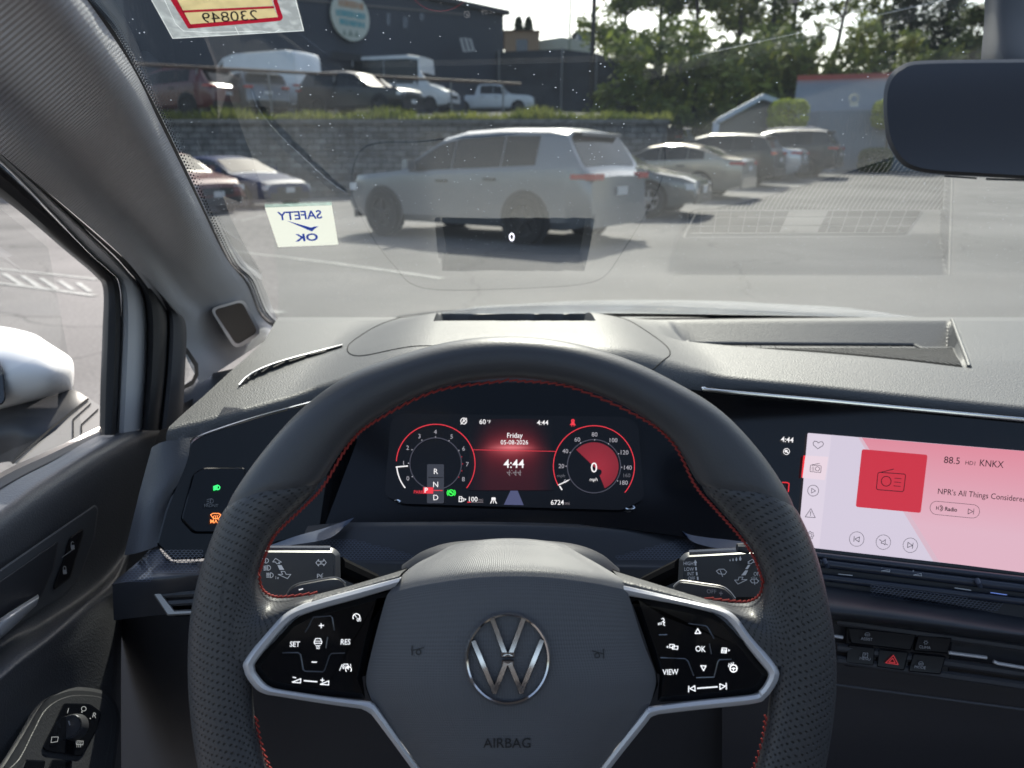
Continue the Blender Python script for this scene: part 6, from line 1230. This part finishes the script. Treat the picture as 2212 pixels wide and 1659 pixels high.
def vehicle(name, kind, loc, head, paintm, lab, rim=RIMD, group=None, roofrack=False, cat='car', lower=None, spoiler=False, scale=1.0):
    S = SPECS[kind]; L, W = S['L'], S['W']; hw = W/2
    root = bpy.data.objects.new(name, None); scene.collection.objects.link(root); root.location = loc; root.rotation_euler = (0, 0, head); root.scale = (scale,)*3; tag(root, lab, cat, group); OFF[root.name] = Vector()
    B_ = lambda b, nm, m, par=root, **k: b.build(nm, m, par, local=True, **k)
    def sec(s):                                   # half cross-section at s metres behind the nose
        zt = lerpt(S['prof'], s); zb = lerpt(S['belt'], s); e = ss(0, .55, s)*.14+.86; e2 = ss(0, .45, L-s)*.10+.90; w_ = hw*min(1, e)*e2; zl = S['zlo']+.10*(1-ss(0,.5,s))+.10*(1-ss(0,.5,L-s))
        g = max(0, min(1, (zt-zb)/(.55 if kind not in ('van','camper') else .9)))
        if zt > zb+.03: p3 = (w_*.985, zb); p4 = (w_*(.985-.20*g if kind not in ('van','camper') else .985-.07*g), zt-.06*g); p5 = (p4[0]*.86, zt-.008); z3 = zb
        else: p3 = (w_*.97, zt-.07); p4 = (w_*.92, zt-.025); p5 = (w_*.78, zt-.004); z3 = zt-.07
        zm = min(.62*z3+.1, z3-.06)
        return [(w_*.90, zl), (w_*.985, zl+.12), (w_, min(zm, z3-.1)), (w_*.995, z3-.06), p3, p4, p5, (p5[0]*.5, zt+.010), (0, zt+.016)]
    X = lambda s: L/2-s
    sta = sorted(set([round(L*i/46, 3) for i in range(47)]+[p for p, _ in S['prof']]))
    rows = []
    for s in sta: q = sec(s); rows.append([Vector((X(s), -y, z)) for y, z in q]+[Vector((X(s), y, z)) for y, z in q[-2::-1]])
    b = MB(); b.grid(rows); b.poly(rows[0]); b.poly(rows[-1][::-1]); b.grid([[r[0] for r in rows], [r[-1] for r in rows]]); B_(b, 'body', paintm, angle=32)
    for wi, (s0, s1) in enumerate(S['win']):
        if wi+1 < len(S['win']): s1 = S['win'][wi+1][0]-.022
        for sd in (-1, 1):
            b = MB(); rr = []; n = 9
            for k in range(n): s = s0+(s1-s0)*k/(n-1); q = sec(s); a, e = q[4], q[5]; rr.append([Vector((X(s), sd*((a[0]+(e[0]-a[0])*t)+.006), a[1]+(e[1]-a[1])*t)) for t in (.06,.35,.65,.90)])
            b.grid(rr); B_(b, 'window', GLASSD)
    for nm, sp_ in (('windscreen', S['ws']), ('rear_window', S['rw'])):
        if not sp_: continue
        s0, s1 = sp_; b = MB(); rr = []; n = 8
        for k in range(n):
            s = s0+.06*(s1-s0)+(s1-s0)*.88*k/(n-1); q = sec(s); w5 = q[5][0]*.90; dz_ = .014; rr.append([Vector((X(s), w5*u, q[6][1]+(q[8][1]-q[6][1])*(1-abs(u))+dz_)) for u in (-1,-.7,-.3,0,.3,.7,1)])
        b.grid(rr); B_(b, nm, GLASSD)
    key = (S['r'],); r = S['r']
    if key not in WM: WM[key] = [m_.build(n_, TYRE if n_ == 'tyre' else RIMD, None) for m_, n_ in zip(wheel_mesh(r, .23), ('tyre', 'rim'))]; [bpy.data.objects.remove(o) for o in []]
    for s in S['wb']:
        for sd in (-1, 1):
            yw = sd*(hw-.095); b = MB(); b.lathe([(0, r*1.17), (.012, r*1.15), (.012, .01)], (X(s), sd*(hw-.012), r+.01), (0, sd, 0), 26); B_(b, 'wheel_arch', S['arch'] or VOID)
            we = bpy.data.objects.new('wheel', None); scene.collection.objects.link(we); we.parent = root; we.location = (X(s), yw+sd*.025, r); we.rotation_euler.z = 0 if sd > 0 else math.pi
            for o, m_ in zip(WM[key], (TYRE, rim)):
                c2 = o.copy(); scene.collection.objects.link(c2); c2.parent = we
                if m_ is not RIMD and m_ is not TYRE: c2.data = o.data.copy(); c2.data.materials[0] = m_
    qf, qr = sec(.10), sec(L-.08); tall = kind in ('suv','hatch','van','camper','pickup'); bz = min(lerpt(S['prof'], .12)-.14, .82)
    for sd in (-1, 1):
        b = MB(); b.box((X(.32), sd*(hw*.56), bz-.05), (X(.035), sd*(hw*.90), bz+.07)); B_(b, 'headlight', HEAD, sub=0, smooth=False)
        zt = {'suv':1.02,'hatch':.98,'sedan':.90,'van':1.1,'camper':1.1,'pickup':.98}[kind]; tx = .42 if kind in ('suv','sedan') else .18
        b = MB(); b.box((X(L+.012), sd*hw*.60, zt-.03), (X(L-.14), sd*hw*.92, zt+.055))
        b.grid([[Vector((X(s), sd*(sec(s)[3][0]+.012), z)) for s in (L-.02, L-.12, L-tx*.8)] for z in (zt-.02, zt+.05)])
        B_(b, 'tail_light', TAIL, smooth=False)
        b = MB(); xm = S['win'][0][0]+.12; q = sec(xm); b.grid([[Vector((X(xm)+dx, sd*(hw+yy), q[4][1]+.05+zz)) for dx, yy, zz in ((-.05,.0,-.01),(.06,.03,.0),(.07,.2,.02),(-.05,.2,.02))] , [Vector((X(xm)+dx, sd*(hw+yy), q[4][1]+.2+zz)) for dx, yy, zz in ((-.05,.03,-.01),(.05,.05,.0),(.06,.19,.0),(-.05,.19,.0))]], closed_u=True); b.poly([b.v[i] for i in (4,5,6,7)]); B_(b, 'wing_mirror', paintm)
        for s0, s1 in S['win'][:2] if kind != 'van' else []:
            b = MB(); q = sec(s1-.15); b.box((X(s1-.02), sd*(hw-.005), q[4][1]-.16), (X(s1-.24), sd*(hw+.03), q[4][1]-.125)); B_(b, 'door_handle', CLAD, smooth=False)
    b = MB(); b.box((X(.02), -hw*.5, bz-.16), (X(-.012), hw*.5, bz+.02)); b.box((X(.06), -hw*.78, .26), (X(-.02), hw*.78, .46)); B_(b, 'grille', CLAD, smooth=False)
    b = MB(); b.box((X(0), -.16, .46), (X(-.03), .16, .60)); B_(b, 'number_plate', PLATE, smooth=False)
    zp = {'sedan':.78,'suv':.82,'hatch':.80,'van':.8,'camper':.8,'pickup':.7}[kind]; b = MB(); b.box((X(L), -.16, zp-.06), (X(L+.022), .16, zp+.06)); B_(b, 'number_plate', PLATE, smooth=False)
    b = MB(); b.box((X(L-.05), -hw*.86, S['zlo']+.06), (X(L+.025), hw*.86, .52)); B_(b, 'bumper', lower or CLAD, smooth=False)
    if kind in ('suv','hatch'):
        zr = lerpt(S['prof'], S['rw'][0]); b = MB(); s = S['rw'][0]; b.grid([[Vector((X(s-.25), y, zr+.055)) for y in (-hw*.66,0,hw*.66)], [Vector((X(s+.13), y, zr+.02)) for y in (-hw*.63,0,hw*.63)], [Vector((X(s+.12), y, zr-.03)) for y in (-hw*.63,0,hw*.63)], [Vector((X(s-.1), y, zr-.03)) for y in (-hw*.66,0,hw*.66)]]); B_(b, 'spoiler', paintm, smooth=False)
    if roofrack:
        b = MB()
        for sd in (-1, 1): b.tube([Vector((X(s), sd*sec(s)[5][0]*.88, lerpt(S['prof'], s)+.06)) for s in [S['ws'][1]+.2+(S['win'][-1][1]-S['ws'][1]-.2)*i/6 for i in range(7)]], .022, 6)
        B_(b, 'roof_rail', mat('roof_rail_metal', (.4,.4,.42), .3, .8))
    return root
def facing(dx, dy): return math.atan2(dy, dx)
SILV = paint('silver_grey_paint', (.19,.205,.225), .26, .35, coat=.5); WHT = paint('white_van_paint', (.68,.70,.72), .3); DRED = paint('dark_red_paint', (.10,.022,.025), .25); GREY = paint('grey_paint', (.17,.18,.20), .25, .4); BLUE = mat('navy_paint', (.004,.018,.085), .45, spec=.2, coat=.05); REDP = paint('red_paint', (.13,.022,.02), .3, coat=.3); BLK = paint('black_paint', (.010,.011,.013), .3, coat=.2); BEIGE = paint('beige_silver_paint', (.36,.32,.26), .28, .5); DGREY = paint('dark_grey_paint', (.06,.065,.072), .22, .4); CHAR = paint('charcoal_paint', (.018,.020,.024), .3, coat=.2)
# main SUV: left wheels' contact points from the photograph, nose away to the left
Rw = Vector((.27, 10.84, 0)); Fw = Vector((-2.10, 12.5, -.06)); hd_ = (Fw-Rw); ang = facing(hd_.x, hd_.y); u = Vector((math.cos(ang), math.sin(ang), 0)); rt = Vector((u.y, -u.x, 0))
mid = (Rw+Fw)/2+rt*.90; mid += u*((.93+3.88)/2-2.5+.06)
vehicle('parked_suv', 'suv', (mid.x, mid.y, -.03), ang, SILV, 'large silver grey SUV parked straight ahead, side on', lower=SILV, scale=.96)
CARS = 'cars parked in the lot'
def rearcar(kind, pm, x, ybase, Y, ang_, lab, **k):          # placed by the rear corner nearest the camera
    P = atY(x, ybase, Y); L, W = SPECS[kind]['L'], SPECS[kind]['W']; u = Vector((math.cos(ang_), math.sin(ang_), 0)); rt = Vector((u.y, -u.x, 0)); c_ = Vector((P.x, P.y, 0))+u*L/2-rt*(W/2)*(-1 if False else 1)*k.pop('side', -1)
    return vehicle(k.pop('name', 'parked_car'), kind, (c_.x, c_.y, gz(c_.x, c_.y)), ang_, pm, lab, group=CARS, **k)
a_r = facing(-.86, .51)
rearcar('sedan', BEIGE, 1642, 425, 20.6, a_r, 'beige silver sedan right of the big silver SUV', rim=RIML, side=1, lower=BEIGE, scale=.95)
rearcar('hatch', BLK, 1694, 400, 25.0, a_r, 'black hatchback between the beige sedan and the pale sedan', side=1)
rearcar('sedan', paint('pale_silver_paint', (.5,.51,.53), .25, .4), 1744, 384, 28.0, a_r, 'pale silver sedan mostly hidden between two black cars', side=1, lower=None)
rearcar('suv', CHAR, 1818, 380, 30.0, a_r, 'black SUV at the right end of the parked row', roofrack=True, side=1)
a_f = facing(.90, -.43)
P = atY(1532, 470, 15.0); c_ = Vector((P.x, P.y, 0))-Vector((math.cos(a_f), math.sin(a_f), 0))*2.35+Vector((0,.75,0)); vehicle('parked_car', 'sedan', (c_.x, c_.y, gz(c_.x, c_.y)), a_f, paint('grey_green_paint', (.13,.14,.14), .18, .5), 'dark grey car with sunlit nose beside the big silver SUV', group=CARS, rim=RIML)
# left pair, noses towards us
a_l = facing(.86, -.5)
P = gpix(590, 452); c_ = Vector((P.x, P.y, 0))-Vector((math.cos(a_l), math.sin(a_l), 0))*2.3+Vector((.2,.8,0)); vehicle('parked_car', 'sedan', (c_.x, c_.y, gz(c_.x, c_.y)), a_l, BLUE, 'navy blue sedan parked by the block wall left of the silver SUV', group=CARS, rim=RIML)
P = gpix(455, 468); c_ = Vector((P.x, P.y, 0))-Vector((math.cos(a_l), math.sin(a_l), 0))*2.2+Vector((0,.6,0)); vehicle('parked_car', 'hatch', (c_.x, c_.y, gz(c_.x, c_.y)), a_l, REDP, 'dull red car half hidden by the windshield pillar', group=CARS)
# far cars between the SUV and the sedan
for x, y, k, pm, lab in ((1352,325,'hatch',paint('pale_silver_paint'),'small far pale car just right of the silver SUV roof'), (1398,322,'suv',CHAR,'small far black car between two pale cars'), (1440,318,'hatch',WHT,'small far white car beside the windshield seam, above the beige sedan')):
    P = atY(x, y, 50); vehicle('parked_car', k, (P.x, P.y, gz(P.x, P.y)), a_r, pm, lab, group=CARS)
# terrace vehicles
TV = 'vehicles on the terrace above the wall'
def tcar(kind, pm, x, Y, ang_, lab, cat='car', name='parked_car', dz_=0, **k): P = atY(x, 230, Y); return vehicle(name, kind, (P.x, Y, terr(Y)-.1+dz_), ang_, pm, lab, group=TV, cat=cat, **k)
tcar('suv', DRED, 385, 30.0, facing(-.93, .36), 'dark red SUV behind the wire fence on the terrace', dz_=.02)
tcar('hatch', GREY, 540, 31.5, facing(-.6, .8), 'grey hatchback between the dark red SUV and the white van', roofrack=True)
tcar('van', WHT, 560, 35.0, facing(-.9, .42), 'tall white van parked on the terrace', cat='van', name='parked_van')
tcar('suv', CHAR, 780, 31.5, facing(.9, -.42), 'charcoal SUV with sunlit windscreen right of the white van')
tcar('camper', WHT, 868, 43, facing(.95, -.3), 'white camper truck with high pale roof behind the charcoal SUV', cat='camper', name='camper_van')
tcar('pickup', WHT, 1062, 50, facing(.98, -.12), 'white pickup in front of the dark screened fence', cat='pickup', name='pickup_truck', dz_=-.2)
for k_ in WM.values():
    for o in k_: bpy.data.objects.remove(o)

# ------------------------------------------------------------------ trees and shrubs
def leaves(b, centers, n, size, rnd, flat=1.0):
    for _ in range(n):
        c_, r_ = rnd.choice(centers); d = Vector((rnd.gauss(0,1), rnd.gauss(0,1), rnd.gauss(0,1)*flat)); d = d.normalized()*r_*rnd.random()**.45; p = c_+d
        a = Vector((rnd.gauss(0,1), rnd.gauss(0,1), rnd.gauss(0,1))).normalized(); e = a.orthogonal().normalized(); s_ = size*rnd.uniform(.6,1.4); b.poly([p-a*s_, p+e*s_*.55, p+a*s_, p-e*s_*.55])
def tree(name, x, Y, top, lab, kind='broad', seed=1, spread=2.6, bare=.45, n=1500, lm=None, lean=0, z0=None):
    rnd = random.Random(seed); X = atY(x, 200, Y).x; zb = gz(X, Y) if z0 is None else z0; H = top-zb; root = empty(name, (X, Y, zb), None, lab, 'tree', 'trees beyond the car park')
    b = MB(); P = [Vector((X+lean*t*t+rnd.gauss(0,.12)*(t > 0), Y+rnd.gauss(0,.1), zb-.2+H*.96*t)) for t in (0,.2,.4,.6,.8,1)]; r0 = .020*H+.04; b.tube(P, [r0*(1-.85*t) for t in (0,.2,.4,.6,.8,1)], 8)
    cs = []
    if kind == 'broad':
        for k in range(15):
            t = bare+(1-bare)*rnd.random()**.8; i = min(4, int(t*5)); base = P[i]+(P[i+1]-P[i])*(t*5-i); a = rnd.random()*6.28; ln = spread*(1.15-.75*(t-bare)/(1-bare))*rnd.uniform(.5,1.1); tip = base+Vector((math.cos(a)*ln, math.sin(a)*ln, ln*rnd.uniform(.25,.8))); b.tube([base, (base+tip)/2+Vector((0,0,.15)), tip], [r0*.28, r0*.2, r0*.06], 5, False)
            cs.append((tip, rnd.uniform(.55,1.25)*spread/2.6)); cs.append(((base+tip)/2+Vector((0,0,.4)), rnd.uniform(.4,.8)*spread/2.6))
    else:
        for k in range(46):
            t = .06+.94*k/45; rr_ = spread*(1-t)**.7*(.75+.35*rnd.random())+.12; a = k*2.4; c0 = Vector((X+math.cos(a)*rr_*.55, Y+math.sin(a)*rr_*.55, zb+H*t)); cs.append((c0, rr_*.6+.15))
    b.build('trunk', BARK, root); b = MB(); leaves(b, cs, int(n*2.8), .19 if kind == 'broad' else .15, rnd, .8); b.build('crown', lm or (BROAD if kind == 'broad' else CONIF), root, smooth=False); return root
B1 = 'leafy tree with bare lower trunk, '
tree('broadleaf_tree', 1345, 55, 14, 'thin leafy tree at the left end of the tree line, next to the utility pole', seed=1, n=1800, spread=3.0, bare=.4)
tree('broadleaf_tree', 1420, 58, 17, 'leafy tree second from the left in the tree line', seed=2, n=2200, spread=3.4, bare=.42)
tree('broadleaf_tree', 1490, 55, 16, 'leafy tree third from the left in the tree line', seed=3, n=1800, spread=3.0, bare=.45)
tree('broadleaf_tree', 1580, 58, 17, 'slim leafy tree above the entrance canopy', seed=4, n=1700, spread=2.8, bare=.48)
tree('broadleaf_tree', 1650, 56, 16, 'slim leafy tree above the canopy ridge', seed=5, n=1500, spread=2.6, bare=.5)
tree('broadleaf_tree', 1705, 60, 17, 'slim leafy tree above the left edge of the grey building', seed=6, n=1300, spread=2.4, bare=.5)
tree('broadleaf_tree', 1785, 57, 15, 'leaning sparse tree with dark trunk against bright sky', seed=7, n=420, spread=2.2, bare=.62, lean=.9)
tree('broadleaf_tree', 1880, 57, 16, 'sparse tree just left of the tall conifers', seed=8, n=700, spread=2.0, bare=.5, lean=.4)
tree('conifer_tree', 1945, 52, 16, 'tall dark conifer left of its twin beside the mirror mount', 'conifer', seed=9, n=4200, spread=2.3)
tree('conifer_tree', 2025, 52, 15, 'tall dark conifer right of its twin beside the mirror mount', 'conifer', seed=10, n=4200, spread=2.5)
tree('broadleaf_tree', 2090, 46, 9.0, 'light green bushy tree next to the mirror mount', seed=11, n=2600, spread=2.6, bare=.2, lm=BRIGHT)
tree('broadleaf_tree', 2200, 46, 9.6, 'light green tree behind the rear view mirror', seed=12, n=2000, spread=2.6, bare=.25, lm=BRIGHT)
for x, k, lab in ((1120,1,'left one of two tiny dark cypresses against the sky'), (1141,2,'right one of two tiny dark cypresses against the sky')):
    P = atY(x, 88, 72); Pt = atY(x, 40, 72); tree('cypress_tree', x, 72, Pt.z, lab, 'conifer', seed=20+k, n=500, spread=.42, z0=P.z-1)
rnd = random.Random(5); b = MB(); cs = []
for k in range(230):
    x = 1285+ (2230-1285)*rnd.random(); Y = rnd.uniform(44, 54); X = atY(x, 200, Y).x; zt = atY(x, 78+16*math.sin(x*.02)+10*math.sin(x*.047)+ (30 if x < 1330 else 0), Y).z; zb = gz(X, Y)
    cs.append((Vector((X, Y, zb+(zt-zb)*rnd.random()**.75)), rnd.uniform(.6,1.3)))
leaves(b, cs, 20000, .26, rnd); g = b.build('undergrowth', BROAD, smooth=False); tag(g, kind='stuff')
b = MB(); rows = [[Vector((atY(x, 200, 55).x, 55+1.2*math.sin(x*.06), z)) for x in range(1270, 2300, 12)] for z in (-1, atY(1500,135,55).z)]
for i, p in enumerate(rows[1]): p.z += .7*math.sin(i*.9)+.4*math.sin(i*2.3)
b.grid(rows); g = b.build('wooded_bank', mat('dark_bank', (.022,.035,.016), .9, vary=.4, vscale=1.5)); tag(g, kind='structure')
def shrub(name, x, y, rx, rz, Y, lab, seed, lm=TOPI):
    rnd = random.Random(seed); c_ = atY(x, y, Y); k = Y/ray(x, y).y/FPX; A, C_ = rx*k, rz*k; root = empty(name, (c_.x, Y, gz(c_.x, Y)), None, lab, 'bush'); b = MB()
    for _ in range(2600):
        d = Vector((rnd.gauss(0,1), rnd.gauss(0,1), rnd.gauss(0,1))).normalized(); p = c_+Vector((math.copysign(abs(d.x)**.6, d.x)*A, math.copysign(abs(d.y)**.6, d.y)*A, math.copysign(abs(d.z)**.6, d.z)*C_))*rnd.uniform(.86,1.03)
        a = Vector((rnd.gauss(0,1), rnd.gauss(0,1), rnd.gauss(0,1))).normalized(); e = a.orthogonal(); s_ = .07; b.poly([p-a*s_, p+e*s_*.6, p+a*s_, p-e*s_*.6])
    b.build('foliage', lm, root, smooth=False); b = MB(); b.tube([Vector((c_.x, Y, gz(c_.x, Y)-.1)), c_], .07, 6); b.build('stem', BARK, root)
shrub('topiary_bush', 1702, 248, 38, 31, 33.5, 'yellow green clipped bush on the canopy corner', 1); shrub('topiary_bush', 1925, 246, 34, 30, 33.5, 'yellow green clipped bush half behind the rear view mirror', 2); shrub('round_bush', 1890, 347, 30, 26, 33.0, 'low round bush in front of the grey wall', 3, leafmat('round_bush_leaves', (.05,.085,.02), (.10,.14,.035)))
